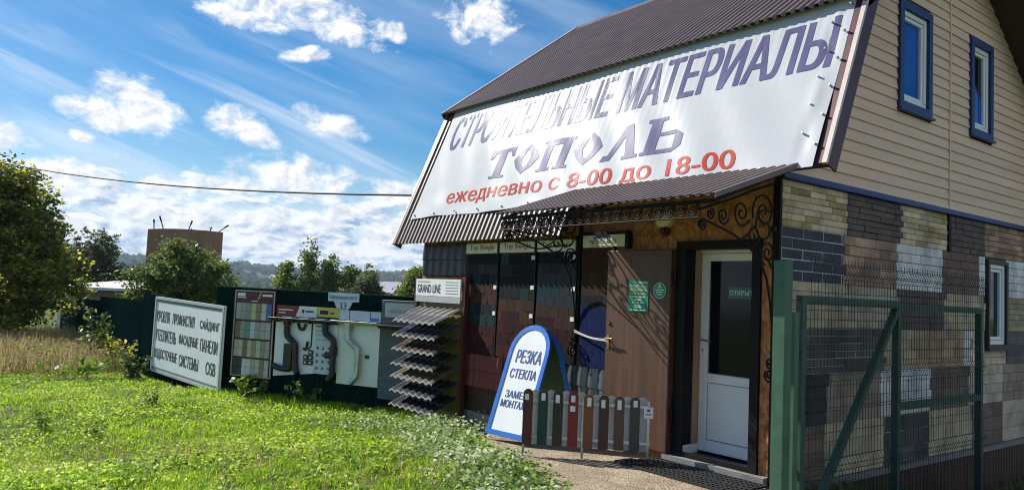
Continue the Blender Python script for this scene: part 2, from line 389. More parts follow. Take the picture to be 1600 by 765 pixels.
# ================================================================== SETTING
# ground: one sheet, fine near the shop and coarse towards the horizon
def build_ground():
    rings = np.concatenate([np.linspace(0.0, 24, 90)[1:], np.geomspace(25, 4600, 56)])
    ang = np.linspace(0, 2 * math.pi, 181)[:-1]; cx, cy = -4.0, -2.0
    Xs = cx + rings[:, None] * np.cos(ang)[None]; Ys = cy + rings[:, None] * np.sin(ang)[None]
    Zs = gz(Xs, Ys); d = rings[:, None] + 0 * Xs
    Zs = np.where(d > 600, np.maximum(Zs, -22), Zs)
    V = np.concatenate([[[cx, cy, gzf(cx, cy)]], np.stack([Xs, Ys, Zs], -1).reshape(-1, 3)])
    n = len(ang); F = []
    for i in range(len(rings) - 1):
        a = 1 + i * n; k = np.arange(n); k2 = (k + 1) % n
        F.append(np.stack([a + k, a + n + k, a + n + k2, a + k2], -1))
    F = np.concatenate(F)
    F0 = np.stack([np.zeros(n, int), 1 + np.arange(n), 1 + (np.arange(n) + 1) % n, np.zeros(n, int)], -1)[:, :3]
    M = bpy.data.materials.new('grassy soil'); M.use_nodes = True; nt = M.node_tree; N = nt.nodes; L = nt.links
    p = N['Principled BSDF']; p.inputs['Roughness'].default_value = .95; p.inputs['Specular IOR Level'].default_value = .1
    tc = N.new('ShaderNodeTexCoord'); nz = N.new('ShaderNodeTexNoise'); nz.inputs['Scale'].default_value = 2.2; nz.inputs['Detail'].default_value = 9; nz.inputs['Roughness'].default_value = .7
    L.new(tc.outputs['Object'], nz.inputs['Vector']); cr = N.new('ShaderNodeValToRGB'); e = cr.color_ramp.elements
    e[0].position = .3; e[0].color = (.045, .06, .016, 1); e[1].position = .75; e[1].color = (.13, .17, .035, 1); e.new(.5).color = (.08, .115, .025, 1)
    L.new(nz.outputs[0], cr.inputs[0]); L.new(cr.outputs[0], p.inputs['Base Color'])
    bp = N.new('ShaderNodeBump'); bp.inputs['Strength'].default_value = .6; bp.inputs['Distance'].default_value = .05; L.new(nz.outputs[0], bp.inputs['Height']); L.new(bp.outputs[0], p.inputs['Normal'])
    me = bpy.data.meshes.new('ground'); me.from_pydata([tuple(v) for v in V], [], [tuple(f) for f in F.tolist()] + [tuple(f) for f in F0.tolist()])
    me.materials.append(M); me.polygons.foreach_set('use_smooth', [True] * len(me.polygons)); me.update()
    o = bpy.data.objects.new('ground', me); COL.objects.link(o); tag(o, 'grassy ground falling away from the shop towards the valley', 'ground', kind='structure')
build_ground()

# paved apron in front of the door: pale gritty concrete with an uneven rim
PAVE = [(.35, .0), (-4.35, .0), (-4.25, -.40), (-3.75, -.72), (-3.2, -.98), (-2.5, -1.20), (-1.9, -1.36), (-1.25, -1.62), (-.6, -2.0), (.2, -2.6), (1.2, -3.4), (2.6, -4.4), (4.2, -5.2), (5.0, -3.4), (3.6, -2.0), (2.2, -1.0), (1.1, -.45), (.6, -.1)]
def in_poly(x, y, P):
    x = np.asarray(x); y = np.asarray(y); c = np.zeros(x.shape, bool); n = len(P)
    for i in range(n):
        x0, y0 = P[i]; x1, y1 = P[(i + 1) % n]
        if y0 == y1: continue
        k = ((y0 > y) != (y1 > y)) & (x < (x1 - x0) * (y - y0) / (y1 - y0) + x0); c ^= k
    return c
def build_pave():
    M = bpy.data.materials.new('gritty pale concrete'); M.use_nodes = True; nt = M.node_tree; N = nt.nodes; L = nt.links
    p = N['Principled BSDF']; p.inputs['Roughness'].default_value = .9; p.inputs['Specular IOR Level'].default_value = .2
    tc = N.new('ShaderNodeTexCoord')
    nz = N.new('ShaderNodeTexNoise'); nz.inputs['Scale'].default_value = 3; nz.inputs['Detail'].default_value = 10; nz.inputs['Roughness'].default_value = .75; L.new(tc.outputs['Object'], nz.inputs['Vector'])
    v = N.new('ShaderNodeTexVoronoi'); v.inputs['Scale'].default_value = 55; L.new(tc.outputs['Object'], v.inputs['Vector'])
    cr = N.new('ShaderNodeValToRGB'); e = cr.color_ramp.elements; e[0].position = .32; e[0].color = (.27, .205, .135, 1); e[1].position = .66; e[1].color = (.60, .50, .365, 1)
    L.new(nz.outputs[0], cr.inputs[0])
    c2 = N.new('ShaderNodeValToRGB'); e = c2.color_ramp.elements; e[0].position = .15; e[0].color = (1, 1, 1, 1); e[1].position = .75; e[1].color = (.62, .6, .58, 1)
    L.new(v.outputs['Distance'], c2.inputs[0])
    mx = N.new('ShaderNodeMix'); mx.data_type = 'RGBA'; mx.blend_type = 'MULTIPLY'; mx.inputs[0].default_value = 1
    L.new(cr.outputs[0], mx.inputs[6]); L.new(c2.outputs[0], mx.inputs[7]); L.new(mx.outputs[2], p.inputs['Base Color'])
    bp = N.new('ShaderNodeBump'); bp.inputs['Strength'].default_value = .7; bp.inputs['Distance'].default_value = .012; L.new(v.outputs['Distance'], bp.inputs['Height'])
    b2 = N.new('ShaderNodeBump'); b2.inputs['Strength'].default_value = .5; b2.inputs['Distance'].default_value = .03; L.new(nz.outputs[0], b2.inputs['Height']); L.new(bp.outputs[0], b2.inputs['Normal']); L.new(b2.outputs[0], p.inputs['Normal'])
    st = .08; xs = np.arange(-4.5, 5.1, st); ys = np.arange(-5.4, .08, st); gx, gy = np.meshgrid(xs, ys, indexing='ij')
    wob = .09 * np.sin(gx * 5.1 + gy * 3) + .06 * np.sin(gx * 11.3 - gy * 9)
    ins = in_poly(gx + wob, gy + wob * .6, PAVE)
    V = np.stack([gx, gy, gz(gx, gy) + .012], -1).reshape(-1, 3); n2 = len(ys)
    i, j = np.nonzero(ins[:-1, :-1] & ins[1:, :-1] & ins[1:, 1:] & ins[:-1, 1:]); a = i * n2 + j
    o = np_mesh('paved_apron', V, np.stack([a, a + n2, a + n2 + 1, a + 1], -1), M, smooth=True)
    tag(o, 'pale gritty concrete apron in front of the shop door', 'pavement', kind='structure')
build_pave()

# ================================================================== SHOP BUILDING
E0 = Vector((0, -.273, 2.247)); K0 = Vector((0, .638, 4.482)); RG = Vector((0, 3.35, 6.52)); XL, XR = -6.55, .46
US = (K0 - E0).normalized(); SL = (K0 - E0).length; NS = X.cross(US)      # outward normal of the steep front slope
BK = Vector((0, 6.06, 4.482)); BE = Vector((0, 6.97, 2.247)); DEP = 6.7
shop = empty('shop_building', (-3, 3, 0), 'gambrel-roofed building materials shop with beige siding, patchwork brick panels and white glazed door', 'building')

def roof_z(y):
    pts = [(E0.y, E0.z), (K0.y, K0.z), (RG.y, RG.z), (BK.y, BK.z), (BE.y, BE.z)]
    for (a, b), (c, d) in zip(pts, pts[1:]):
        if a <= y <= c: return b + (d - b) * (y - a) / (c - a)
    return 0
# --- walls
b = MB(); wt = .12
b.box((-6.1, 0, -.62), (-1.15, wt, 2.9), osb); b.box((-.18, 0, -.30), (-.06, wt, 2.9), osb); b.box((-1.15, 0, 2.16), (-.18, wt, 2.9), osb)
b.build('wall', shop)
b = MB(); b.box((-6.1, -.012, -.62), (-1.95, -.002, -.03), concrete); b.build('foundation', shop)
b = MB(); lim = mat('raw block wall', (.22, .2, .18), .9)
b.box((-6.1, wt, -.8), (-5.98, DEP, 2.76), lim); b.box((-5.98, DEP - .12, -.8), (-.025, DEP, 2.76), lim); b.box((-.20, .13, -.9), (-.09, DEP - .13, 2.76), lim)
b.prism([(.05, 2.76), (K0.y + .02, K0.z - .16), (RG.y, RG.z - .16), (BK.y - .02, BK.z - .16), (DEP - .05, 2.76)], -.06, .06, lim, frame((-6.04, 0, 0), Y, Z))
b.prism([(.05, 2.76), (K0.y + .02, K0.z - .16), (RG.y, RG.z - .16), (BK.y - .02, BK.z - .16), (DEP - .05, 2.76)], -.05, .05, lim, frame((-.145, 0, 0), Y, Z))
b.box((-5.9, .2, 2.7), (-.2, DEP - .2, 2.75), lim)
b.build('wall', shop)
# --- beige lap siding on the gable, row by row
b = MB(); z = 2.765; pit = .1165
def yl(z): return max(.0, (E0.y + (z - E0.z) / (K0.z - E0.z) * (K0.y - E0.y)) if z < K0.z else K0.y + (z - K0.z) / (RG.z - K0.z) * (RG.y - K0.y))
def yr(z): return RG.y * 2 - yl(z) if z > 2.9 else DEP
HOLES = [(2.09, 2.85, 3.735, 4.93), (3.90, 4.55, 3.745, 4.95)]
while z < RG.z - .1:
    z1 = min(z + pit, RG.z - .08)
    cuts = sorted({yl(z) + .01, yr(z) - .01, 3.345, 3.375} | {h for H in HOLES if H[2] < (z + z1) / 2 < H[3] for h in H[:2]})
    for a, c in zip(cuts, cuts[1:]):
        mid = (a + c) / 2
        if 3.345 <= mid <= 3.375: continue
        if any(H[0] < mid < H[1] and H[2] < (z + z1) / 2 < H[3] for H in HOLES): continue
        a1 = max(a, yl(z1)); c1 = min(c, yr(z1)) 
        if c1 <= a1: continue
        o0, o1 = .026, .009; zz = z1 + .004
        b.add([(o0, a, z), (o0, c, z), (o1, c1, zz), (o1, a1, zz), (-.01, a, z), (-.01, c, z)], [(0, 1, 2, 3), (4, 5, 1, 0)], siding_m)
    z = z1
b.box((-.01, 3.343, 2.765), (.032, 3.377, 6.2), siding_m)
b.build('siding', shop)
b = MB(); b.box((-.015, -.02, 2.70), (.045, DEP, 2.764), blue_trim); b.add([(.045, -.02, 2.715), (.06, -.02, 2.70), (.06, DEP, 2.70), (.045, DEP, 2.715)], [(0, 1, 2, 3)], blue_trim); b.build('belt_trim', shop)

# --- sample cladding patchwork on the ground floor gable: every patch is its own panel of raised blocks
PC = dict(cream=(.60, .47, .31), yellow=(.47, .385, .25), dkbrown=(.105, .072, .062), navy=(.040, .040, .056), tan=(.34, .21, .14), white=(.64, .64, .63), redbrown=(.165, .092, .075),
          greige=(.42, .36, .27), charcoal=(.088, .080, .080), olive=(.34, .28, .16), brown=(.14, .095, .075), black=(.028, .027, .031), light=(.46, .38, .29), greytan=(.28, .215, .165), ochre=(.38, .26, .15))
MORT = {k: tuple(min(1, c * .55 + .01) for c in v) for k, v in PC.items()}
MORT['navy'] = MORT['charcoal'] = (.45, .45, .45); MORT['white'] = (.16, .17, .18)
ZR = [2.70, 2.28, 1.79, 1.365, .945, .475, -.03]
PANELS = [  # row, y0, y1, colour, block rows, block length, tone spread
    (0, .0, 1.11, 'cream', 7, .26, .2), (0, 1.11, 2.20, 'dkbrown', 7, .26, .2), (0, 2.20, 3.325, 'cream', 7, .30, .2), (0, 3.395, 4.38, 'dkbrown', 6, .22, .3), (0, 4.38, 6.68, 'tan', 6, .3, .3),
    (1, .0, 1.06, 'navy', 5, .34, .15), (1, 1.06, 2.12, 'tan', 5, .20, .1), (1, 2.12, 3.21, 'white', 5, .22, .05), (1, 3.21, 4.22, 'redbrown', 5, .2, .15), (1, 4.22, 4.40, 'white', 5, .18, .05), (1, 5.06, 6.68, 'white', 5, .22, .05),
    (2, .0, 1.14, 'yellow', 5, .40, .12), (2, 1.14, 2.13, 'greige', 5, .34, .15), (2, 2.13, 3.25, 'dkbrown', 6, .40, .25), (2, 3.25, 4.40, 'yellow', 5, .36, .12), (2, 5.06, 6.68, 'olive', 6, .36, .2),
    (3, .0, 1.86, 'charcoal', 6, .5, .25), (3, 1.86, 2.42, 'yellow', 4, .3, .12), (3, 2.42, 3.80, 'ochre', 4, .3, .15), (3, 3.80, 4.02, 'white', 4, .2, .05), (3, 4.02, 4.40, 'cream', 3, .2, .1), (3, 5.06, 6.68, 'charcoal', 5, .45, .2),
    (4, .0, .78, 'black', 4, .4, .2), (4, .78, 1.80, 'greytan', 4, .36, .15), (4, 1.80, 2.92, 'white', 4, .3, .08), (4, 2.92, 3.92, 'brown', 4, .34, .15), (4, 3.92, 4.95, 'light', 4, .2, .12), (4, 4.95, 6.68, 'greytan', 4, .2, .15),
    (5, .0, .76, 'brown', 4, .34, .15), (5, .76, 1.89, 'yellow', 3, .36, .12), (5, 1.89, 2.89, 'charcoal', 3, .36, .2), (5, 2.89, 4.01, 'yellow', 3, .4, .12), (5, 4.01, 4.95, 'brown', 3, .36, .15), (5, 4.95, 6.68, 'light', 3, .4, .1)]
def cladding(row, y0, y1, c, nr, bl, sp):
    z0, z1 = ZR[row + 1], ZR[row]
    col = PC[c]; b = MB()
    tones = [mat(f'{c} cladding block {i}', tuple(min(1, k * f) for k in col), .72, 0, .46, 2.6, .45, 45) for i, f in enumerate((1 - sp, 1, 1 + sp * .7))]
    if c in ('cream',): tones.append(mat('stained cream block', (.36, .27, .12), .75, 0, .4, 4, .35, 45))
    mo = mat(f'{c} joint', MORT[c], .9)
    b.box((-.02, y0, z0), ((.0125 if c in ('navy', 'charcoal') else .004) + .001 * random.random(), y1, z1), mo)
    h = (z1 - z0) / nr; T = frame((0, 0, 0), Y, Z); rr = random.Random(int(y0 * 100) + row * 1000)
    g = .006 if c in ('white', 'tan', 'navy', 'redbrown') else .004
    for r in range(nr):
        y = y0 - (bl * .5 if r % 2 else 0); jag = .05 if r % 2 else 0
        while y < y1 + jag - .01:
            L_ = bl * (1 if c in ('white', 'tan', 'redbrown', 'navy') else rr.uniform(.6, 1.35))
            a = max(y, y0 + (.0 if not r % 2 else 0)); e = min(y + L_, y1 + (jag if y1 < 4.2 and row < 5 else 0))
            if e - a > .03:
                d = .013 + rr.random() * (.012 if c in ('charcoal', 'dkbrown', 'olive', 'yellow', 'greige') else .004)
                b.bbox((a + g / 2, z0 + r * h + g / 2, .002), (e - g / 2, z0 + (r + 1) * h - g / 2, d + (.002 if r % 2 else 0)), rr.choice(tones), T, .005)
            y += L_
    o = b.build('cladding_panel', shop)
    tag(o, f'{ {"dkbrown": "dark brown", "redbrown": "red brown", "greytan": "grey tan"}.get(c, c)} stone-look sample cladding')
for P in PANELS: cladding(*P)
# base wall infill beside the small window, under its sill
b = MB(); T = frame((0, 0, 0), Y, Z); cb = [mat('cream cladding block 1', PC['cream'])]; mo = mat('cream joint', MORT['cream'])
b.box((-.02, 4.40, .945), (.004, 5.06, 1.13), mo)
for r in range(2):
    for k in range(4): b.bbox((4.405 + k * .163, .948 + r * .09, .002), (4.562 + k * .163, 1.032 + r * .09, .016), cb[0], T)
tag(b.build('cladding_panel', shop), 'cream brick-look cladding under the small window sill')
b = MB(); b.box((-.02, 4.40, 2.24), (.006, 5.06, 2.28), mat('dkbrown joint', MORT['dkbrown'])); b.build('lintel_trim', shop); b = MB(); b.box((0, 3.33, 2.28), (.035, 3.39, 2.70), dark_metal); b.build('joint_trim', shop)
b = MB(); b.box((-.03, .02, -.085), (.07, DEP, -.034), mat('grey metal ledge', (.16, .165, .17), .5)); b.build('plinth_ledge', shop)
b = MB(); pr = trap(.02, DEP, .085, .014)
b.corr(pr, lambda x, o: (.012 + o, x, -1.0), lambda x, o: (.012 + o, x, -.086), mat('brown profiled plinth steel', (.075, .038, .028), .45, 0, .2, 4)); b.build('plinth', shop)

# --- windows in the gable
def gable_window(y0, y1, z0, z1, cas, casw, pane_m, fr=.055, two=False, sill=True):
    w = empty('window', (0, (y0 + y1) / 2, z0), None, None); w.parent = shop; w.matrix_parent_inverse = shop.matrix_world.inverted()
    b = MB(); T = frame((0, 0, 0), Y, Z)
    b.box((y0, z0, -.01), (y1, z0 + casw, .05), cas, T); b.box((y0, z1 - casw, -.01), (y1, z1, .05), cas, T)
    b.box((y0, z0 + casw, -.01), (y0 + casw, z1 - casw, .05), cas, T); b.box((y1 - casw, z0 + casw, -.01), (y1, z1 - casw, .05), cas, T)
    if sill: b.box((y0 - .02, z0 - .025, .01), (y1 + .02, z0 - .001, .075), cas, T)
    b.build('casing', w)
    a, c, d, e = y0 + casw + .002, y1 - casw - .002, z0 + casw + .002, z1 - casw - .002
    b = MB()
    for k, (q, zf) in enumerate(((0, .018), (fr + .004, .002))):
        f_ = fr if k == 0 else fr * .75
        a2, c2, d2, e2 = a + q, c - q, d + q, e - q
        b.bbox((a2, d2, -.06), (c2, d2 + f_, zf), white_pvc, T); b.bbox((a2, e2 - f_, -.06), (c2, e2, zf), white_pvc, T)
        b.bbox((a2, d2 + f_, -.06), (a2 + f_, e2 - f_, zf), white_pvc, T); b.bbox((c2 - f_, d2 + f_, -.06), (c2, e2 - f_, zf), white_pvc, T)
    b.build('frame', w)
    q = fr * 1.75 + .004; b = MB()
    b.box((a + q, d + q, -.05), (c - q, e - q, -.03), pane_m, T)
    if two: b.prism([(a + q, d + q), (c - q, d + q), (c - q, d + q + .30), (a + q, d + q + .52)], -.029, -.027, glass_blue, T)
    b.build('pane', w)
    return w
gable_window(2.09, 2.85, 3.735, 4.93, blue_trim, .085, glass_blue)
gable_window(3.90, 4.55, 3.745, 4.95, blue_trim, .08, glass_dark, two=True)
gable_window(4.42, 5.04, 1.145, 2.25, mat('dark grey window casing', (.03, .027, .027), .5), .045, glass_dark)

# --- roof
rf = MB()
pr = trap(XL, XR, .1, .02)
def sl_pt(base, u, n): return lambda s: (lambda x, o: tuple(Vector((x, 0, 0)) + base + u * s + n * o))
f = sl_pt(E0, US, NS); rf.corr(trap(XL, -2.66, .1, .026), f(0), f(SL), brown_roof); rf.corr(trap(-2.66, XR, .1, .026), f(.565), f(SL), brown_roof)
UU = (RG - K0).normalized(); NU = X.cross(UU); UL = (RG - K0).length
f = sl_pt(K0 + NU * .03, UU, NU); rf.corr(trap(XL, XR, .1, .03), f(-.17), f(UL + .01), brown_roof)
U2 = (BK - RG).normalized(); N2 = X.cross(U2); f = sl_pt(RG + N2 * .03, U2, N2); rf.corr(pr, f(0), f((BK - RG).length + .15), brown_roof)
U3 = (BE - BK).normalized(); N3 = X.cross(U3); f = sl_pt(BK, U3, N3); rf.corr(pr, f(0), f((BE - BK).length), brown_roof)
roof = rf.build('roof', shop)
b = MB()   # boarding under the sheets, seen from below at the rake
for P, Q, n, xa, xb in ((E0 + US * .10, K0, NS, XL + .02, -2.67), (E0 + US * .585, K0, NS, -2.665, XR - .02), (K0, RG, NU, XL + .02, XR - .02), (RG, BK, N2, XL + .02, XR - .02), (BK, BE, N3, XL + .02, XR - .02)):
    vs = []
    for x in (xa, xb):
        for pt, o in ((P, -.012), (Q, -.012), (Q, -.075), (P, -.075)): vs.append(tuple(Vector((x, 0, 0)) + pt + n * o))
    b.add(vs, [(0, 1, 2, 3), (7, 6, 5, 4), (0, 4, 5, 1), (1, 5, 6, 2), (2, 6, 7, 3), (3, 7, 4, 0)], soffit_m)
b.build('soffit', roof)
b = MB(); b.prism([(-.16, -.115), (0, .035), (.16, -.115), (.16, -.125), (0, .022), (-.16, -.125)], XL - .02, XR + .02, brown_roof, frame((0, RG.y, RG.z + .055), Y, Z)); b.build('ridge_cap', roof)
for x0, sgn in ((XL, -1), (XR, 1)):   # rake boards: dark strip on the slope, pale strip coloured as a sun glint on the fold, dark face
    b = MB()
    for P, u, n, s0, s1, on in ((E0, US, NS, .565 if sgn > 0 else -.0, SL, .0), (K0, UU, NU, -.16, UL, .03), (RG, U2, N2, 0, (BK - RG).length, .03), (BK, U3, N3, 0, (BE - BK).length, 0)):
        T = frame(P, u, n)   # x along the slope, y outwards, z = -X or +X side
        s_ = T.to_3x3() @ Vector((0, 0, 1)); k = 1 if s_.x * sgn > 0 else -1; xo = abs(x0) * (1 if (s_.x > 0) == (x0 > 0) else -1)
        b.box((s0, on + .027, xo - k * .082), (s1, on + .036, xo - k * .024), maroon, T)
        b.box((s0, on + .012, xo - k * .022), (s1, on + .040, xo + k * .022), glint_paint, T)
        b.box((s0, on - .135, xo + k * .002), (s1, on + .010, xo + k * .020), maroon, T)
    b.build('rake_board', roof)

# --- corner post, awning with its posts, scroll brackets and frieze
b = MB(); b.box((-.058, -.035, -.02), (.012, -.003, 2.69), dark_metal); b.build('corner_post', shop)
AX0, AX1, AYF, AZF, AYB, AZB = -2.68, .22, -1.22, 2.40, -.06, 2.80
av = Vector((0, AYF - AYB, AZF - AZB)).normalized(); an = Vector((0, -av.z, av.y)); an = an if an.z > 0 else -an
aw = MB(); AL = math.hypot(AYF - AYB, AZF - AZB); f = sl_pt(Vector((0, AYB, AZB)), av, an)
aw.corr(trap(AX0, AX1, .1, .02), f(0), f(AL), brown_roof)
awn = aw.build('awning', shop)
b = MB(); b.box((AX0 + .03, AYF + .06, AZF - .045), (AX1 - .03, AYF + .09, AZF - .015), dark_metal)
for x in (AX0 + .06, -1.25, AX1 - .06): b.bar((x, AYB, AZB - .03), (x, AYF + .07, AZF - .03), .025, .025, dark_metal)
b.box((AX1 - .004, AYB, AZB - .02), (AX1 + .004, AYB + .003, AZB), dark_metal)
b.add([(AX1 - .012, AYB, AZB + .022), (AX1 - .012, AYF, AZF + .022), (AX1 - .012, AYF, AZF - .02), (AX1 - .012, AYB, AZB - .03), (AX1, AYB, AZB + .022), (AX1, AYF, AZF + .022), (AX1, AYF, AZF - .02), (AX1, AYB, AZB - .03)],
      [(0, 1, 2, 3), (7, 6, 5, 4), (0, 4, 5, 1), (1, 5, 6, 2), (2, 6, 7, 3), (3, 7, 4, 0)], brown_roof)
b.build('awning_frame', awn)
def spiral(c, r, a0, turns, k=.14, n=26, hand=1):
    """flat scroll: outer radius r starting at angle a0, winding in"""
    return [(c[0] + r * (1 - (1 - k) * t) * math.cos(a0 + hand * turns * 2 * math.pi * t), c[1] + r * (1 - (1 - k) * t) * math.sin(a0 + hand * turns * 2 * math.pi * t)) for t in [i / n for i in range(n + 1)]]
def bracket(x):
    T = frame((x, 0, 0), -Y, Z); b = MB(); r = .009
    def put(pts, rr=r): b.tube([T @ Vector((u, v, 0)) for u, v in pts], rr, dark_metal, 5)
    b.box((x - .018, -.040, 1.02), (x + .018, -.004, 2.74), dark_metal)
    put([(.03, 2.66), (.3, 2.58), (.7, 2.44), (1.12, 2.31)], .011)
    # the long bow from the wall foot scroll out to the tip
    bow = [(.05, 1.12), (.07, 1.35), (.11, 1.60), (.17, 1.80), (.28, 1.96), (.46, 2.07), (.66, 2.15), (.88, 2.20), (1.06, 2.24)]
    put(bow, .010)
    put(spiral((.10, 1.06), .055, 2.6, 1.6)); put(spiral((.095, .955), .07, .6, 1.7, hand=-1)); put(spiral((1.06, 2.19), .05, 1.5, 1.5, hand=-1))
    put(spiral((.16, 2.02), .115, -1.2, 1.8)); put(spiral((.23, 2.38), .17, -.4, 1.7)); put(spiral((.21, 2.24), .17, 2.0, 1.2, hand=-1)); put(spiral((.55, 2.34), .12, 3.6, 1.7)); put(spiral((.80, 2.29), .075, 3.4, 1.6)); put(spiral((.38, 2.16), .10, 5.0, 1.5, hand=-1))
    put(spiral((.97, 2.29), .05, 2.0, 1.4)); put([(.02, 1.86), (.10, 1.9), (.17, 1.98)]); put([(.36, 2.24), (.46, 2.16), (.55, 2.11)])
    b.disc((.075, 2.24), .028, -.02, .02, dark_metal, T, 10); b.disc((1.08, 2.20), .03, -.02, .02, dark_metal, T, 10)
    return b.build('bracket', awn)
bracket(-2.59); bracket(-.022)
def frieze(o, ex, length, n, top, depth):
    T = frame(o, ex, Z); b = MB()
    def put(pts, rr=.007): b.tube([T @ Vector((u, v, 0)) for u, v in pts], rr, dark_metal, 5)
    put([(0, top), (length, top)], .009); put([(0, top - depth), (length, top - depth)], .008)
    w = length / n; r = depth * .44
    for i in range(n):
        c = (w * (i + .5), top - depth * .5)
        put(spiral(c, r, .5 + (i % 2) * 2.4, 1.7, .2, 18, 1 if i % 2 else -1)); put(spiral((c[0] + w * .42, c[1] + depth * .22), r * .5, 4, 1.3, .25, 12, -1), .006)
    return b.build('scroll_frieze', awn)
frieze((AX0 + .05, AYF + .05, 0), X, AX1 - AX0 - .25, 22, AZF - .045, .115)
# the denser scroll panel on the awning's far end, hanging across the roof slope
T0 = frame((AX0 + .04, AYF + .06, 0), Y, Z); b = MB()
for i in range(6):
    for j in range(2):
        u = .10 + i * .155; v = AZF - .10 - j * .11 + i * .035
        b.tube([T0 @ Vector((p, q, 0)) for p, q in spiral((u, v), .072, i * 1.3 + j, 1.6, .2, 16, 1 if (i + j) % 2 else -1)], .008, dark_metal, 5)
b.tube([T0 @ Vector((u, AZF - .29 + .03 * math.sin(u * 9), 0)) for u in np.linspace(0, .95, 14)], .009, dark_metal, 5)
b.tube([T0 @ Vector((u, AZF - .155, 0)) for u in (0, .5, 1.0)], .007, dark_metal, 5)
b.build('scroll_panel', awn)

# --- doorway
b = MB()
b.box((-1.16, -.028, .06), (-1.035, wt, 2.165), dark_metal); b.box((-.272, -.028, .06), (-.182, wt, 2.165), dark_metal); b.box((-1.035, -.028, 2.085), (-.272, wt, 2.165), dark_metal)
b.build('door_frame', shop)
b = MB(); b.box((-1.16, -.034, .055), (-.18, .0, .098), dark_metal); b.box((-1.03, 0.0, .03), (-.275, .75, .075), mat('dark floor tile', (.012, .013, .03), .3))
b.box((-1.04, wt, .075), (-1.11, .30, 2.1), wood_reveal); b.box((-.27, wt, .075), (-.20, .30, 2.1), wood_reveal); b.box((-1.11, wt, 2.087), (-.20, .30, 2.15), wood_reveal)
b.box((-1.0351, .0, .0751), (-1.030, .22, .16), white_pvc)
b.build('door_reveal', shop)
b = MB(); b.box((-1.22, -.10, -.25), (-.06, -.004, .053), mat('pale worn doorstep', (.23, .225, .21), .8, 0, .3, 6, .3, 40)); b.build('doorstep', shop)
gd = empty('glazed_door', (-.7, .25, .1), None, None); gd.parent = shop; gd.matrix_parent_inverse = shop.matrix_world.inverted()
b = MB(); T = frame((0, .25, 0), X, Z); x0, x1, z0, z1 = -1.105, -.20, .08, 2.12
for a, c in (((x0, z0), (x0 + .06, z1)), ((x1 - .06, z0), (x1, z1)), ((x0 + .06, z1 - .06), (x1 - .06, z1))): b.bbox((a[0], a[1], -.05), (c[0], c[1], .03), white_pvc, T)
b.build('frame', gd)
b = MB(); x0 += .064; x1 -= .064; z1 -= .064; z0 = .095
s_ = .095
for a, c in (((x0, z0), (x0 + s_, z1)), ((x1 - s_, z0), (x1, z1)), ((x0 + s_, z0), (x1 - s_, z0 + .115)), ((x0 + s_, z1 - .075), (x1 - s_, z1)), ((x0 + s_, .775), (x1 - s_, .865))): b.bbox((a[0], a[1], -.04), (c[0], c[1], .022), white_pvc, T)
b.bbox((x0 + s_ + .006, z0 + .121, -.03), (x1 - s_ - .006, .769, .010), white_pvc, T); b.box((x0 + s_, z0 + .115, -.03), (x1 - s_, .775, -.002), mat('grey door gasket', (.08, .08, .085), .7), T)
b.build('leaf', gd)
b = MB(); b.box((x0 + s_, .865, -.02), (x1 - s_, z1 - .075, -.004), glass_dark, T); b.build('pane', gd)
b = MB(); b.box((x0 + .03, 1.03, .022), (x0 + .055, 1.25, .03), white_pvc, T); b.tube([T @ Vector(p) for p in ((x0 + .043, 1.19, .03), (x0 + .043, 1.19, .065), (x0 + .16, 1.185, .065))], .009, steel, 7)
b.box((x0 + .037, 1.075, .03), (x0 + .05, 1.1, .033), ink, T); b.build('handle', gd)
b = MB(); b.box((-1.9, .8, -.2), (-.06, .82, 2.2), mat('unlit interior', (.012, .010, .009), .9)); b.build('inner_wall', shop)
# brown steel door leaf folded back against the wall
bd = empty('metal_door', (-1.14, -.06, .05), None, None); bd.parent = shop; bd.matrix_parent_inverse = shop.matrix_world.inverted()
b = MB(); T = frame((-1.165, -.045, 0), X, Z); b.bbox((-.895, .06, 0), (0, 2.085, .055), door_brown, T, .008)
for a, c in (((-.80, 1.13), (-.28, 1.145)), ((-.31, 1.145), (-.295, 1.5)), ): pass
b.build('leaf', bd)
b = MB(); T2 = frame((-1.165, -.10, 0), X, Z)
b.tube([T2 @ Vector(p) for p in ((-.845, 1.135, 0), (-.845, 1.135, .05), (-.74, 1.135, .055))], .009, brass, 7); b.box((-.862, 1.02, 0), (-.828, 1.17, .006), brass, T2); b.build('handle', bd)
b = MB(); b.disc((-.84, 1.30), .022, 0, .012, mat('brown lock cover', (.07, .04, .03), .4), T2, 14); b.disc((-.84, 1.30), .009, .012, .016, steel, T2, 10); b.build('lock', bd)
for zz in (.38, 1.75):
    b = MB(); b.tube([(-1.152, -.085, zz), (-1.152, -.085, zz + .12)], .012, dark_metal, 8); b.build('hinge', bd)

# ================================================================== THINGS ON THE FACADE
# --- big banner over the steep slope
bn = empty('banner', tuple(Vector((-3, 0, 0)) + E0 + US * 1.2), 'huge white vinyl banner across the steep roof slope with violet capitals and red opening hours', 'banner')
BT = frame(Vector((0, 0, 0)) + E0 + NS * .045, X, US)
def bw(x, y):
    t = max(0, min(1, (y - 1.2) / 1.0))
    e = math.exp(-((y - .55) / .18) ** 2)
    return .0010 * math.sin(x * 2 * math.pi / .1) * (.10 + .90 * t * t) + .010 * math.sin(x * 1.7 + y * 2.1) + e * .008 * math.sin(x * 4.3 + 1) + .006 * math.sin(x * 9 + y * 5) * (1 - t) + .012 * math.exp(-((x - .22) / .07) ** 2) * math.sin(y * 6)
b = MB(); nx, ny = 540, 24; bx0, bx1 = -6.27, .372
vs = []; fs = []
for j in range(ny + 1):
    for i in range(nx + 1):
        x = bx0 + (bx1 - bx0) * i / nx; yb = .415 + .02 * math.sin(x * 3.2) * .6 + .10 * sm((x + 2.8) / 3.2); yt = 2.36
        y = yb + (yt - yb) * j / ny; vs.append((x, y, bw(x, y)))
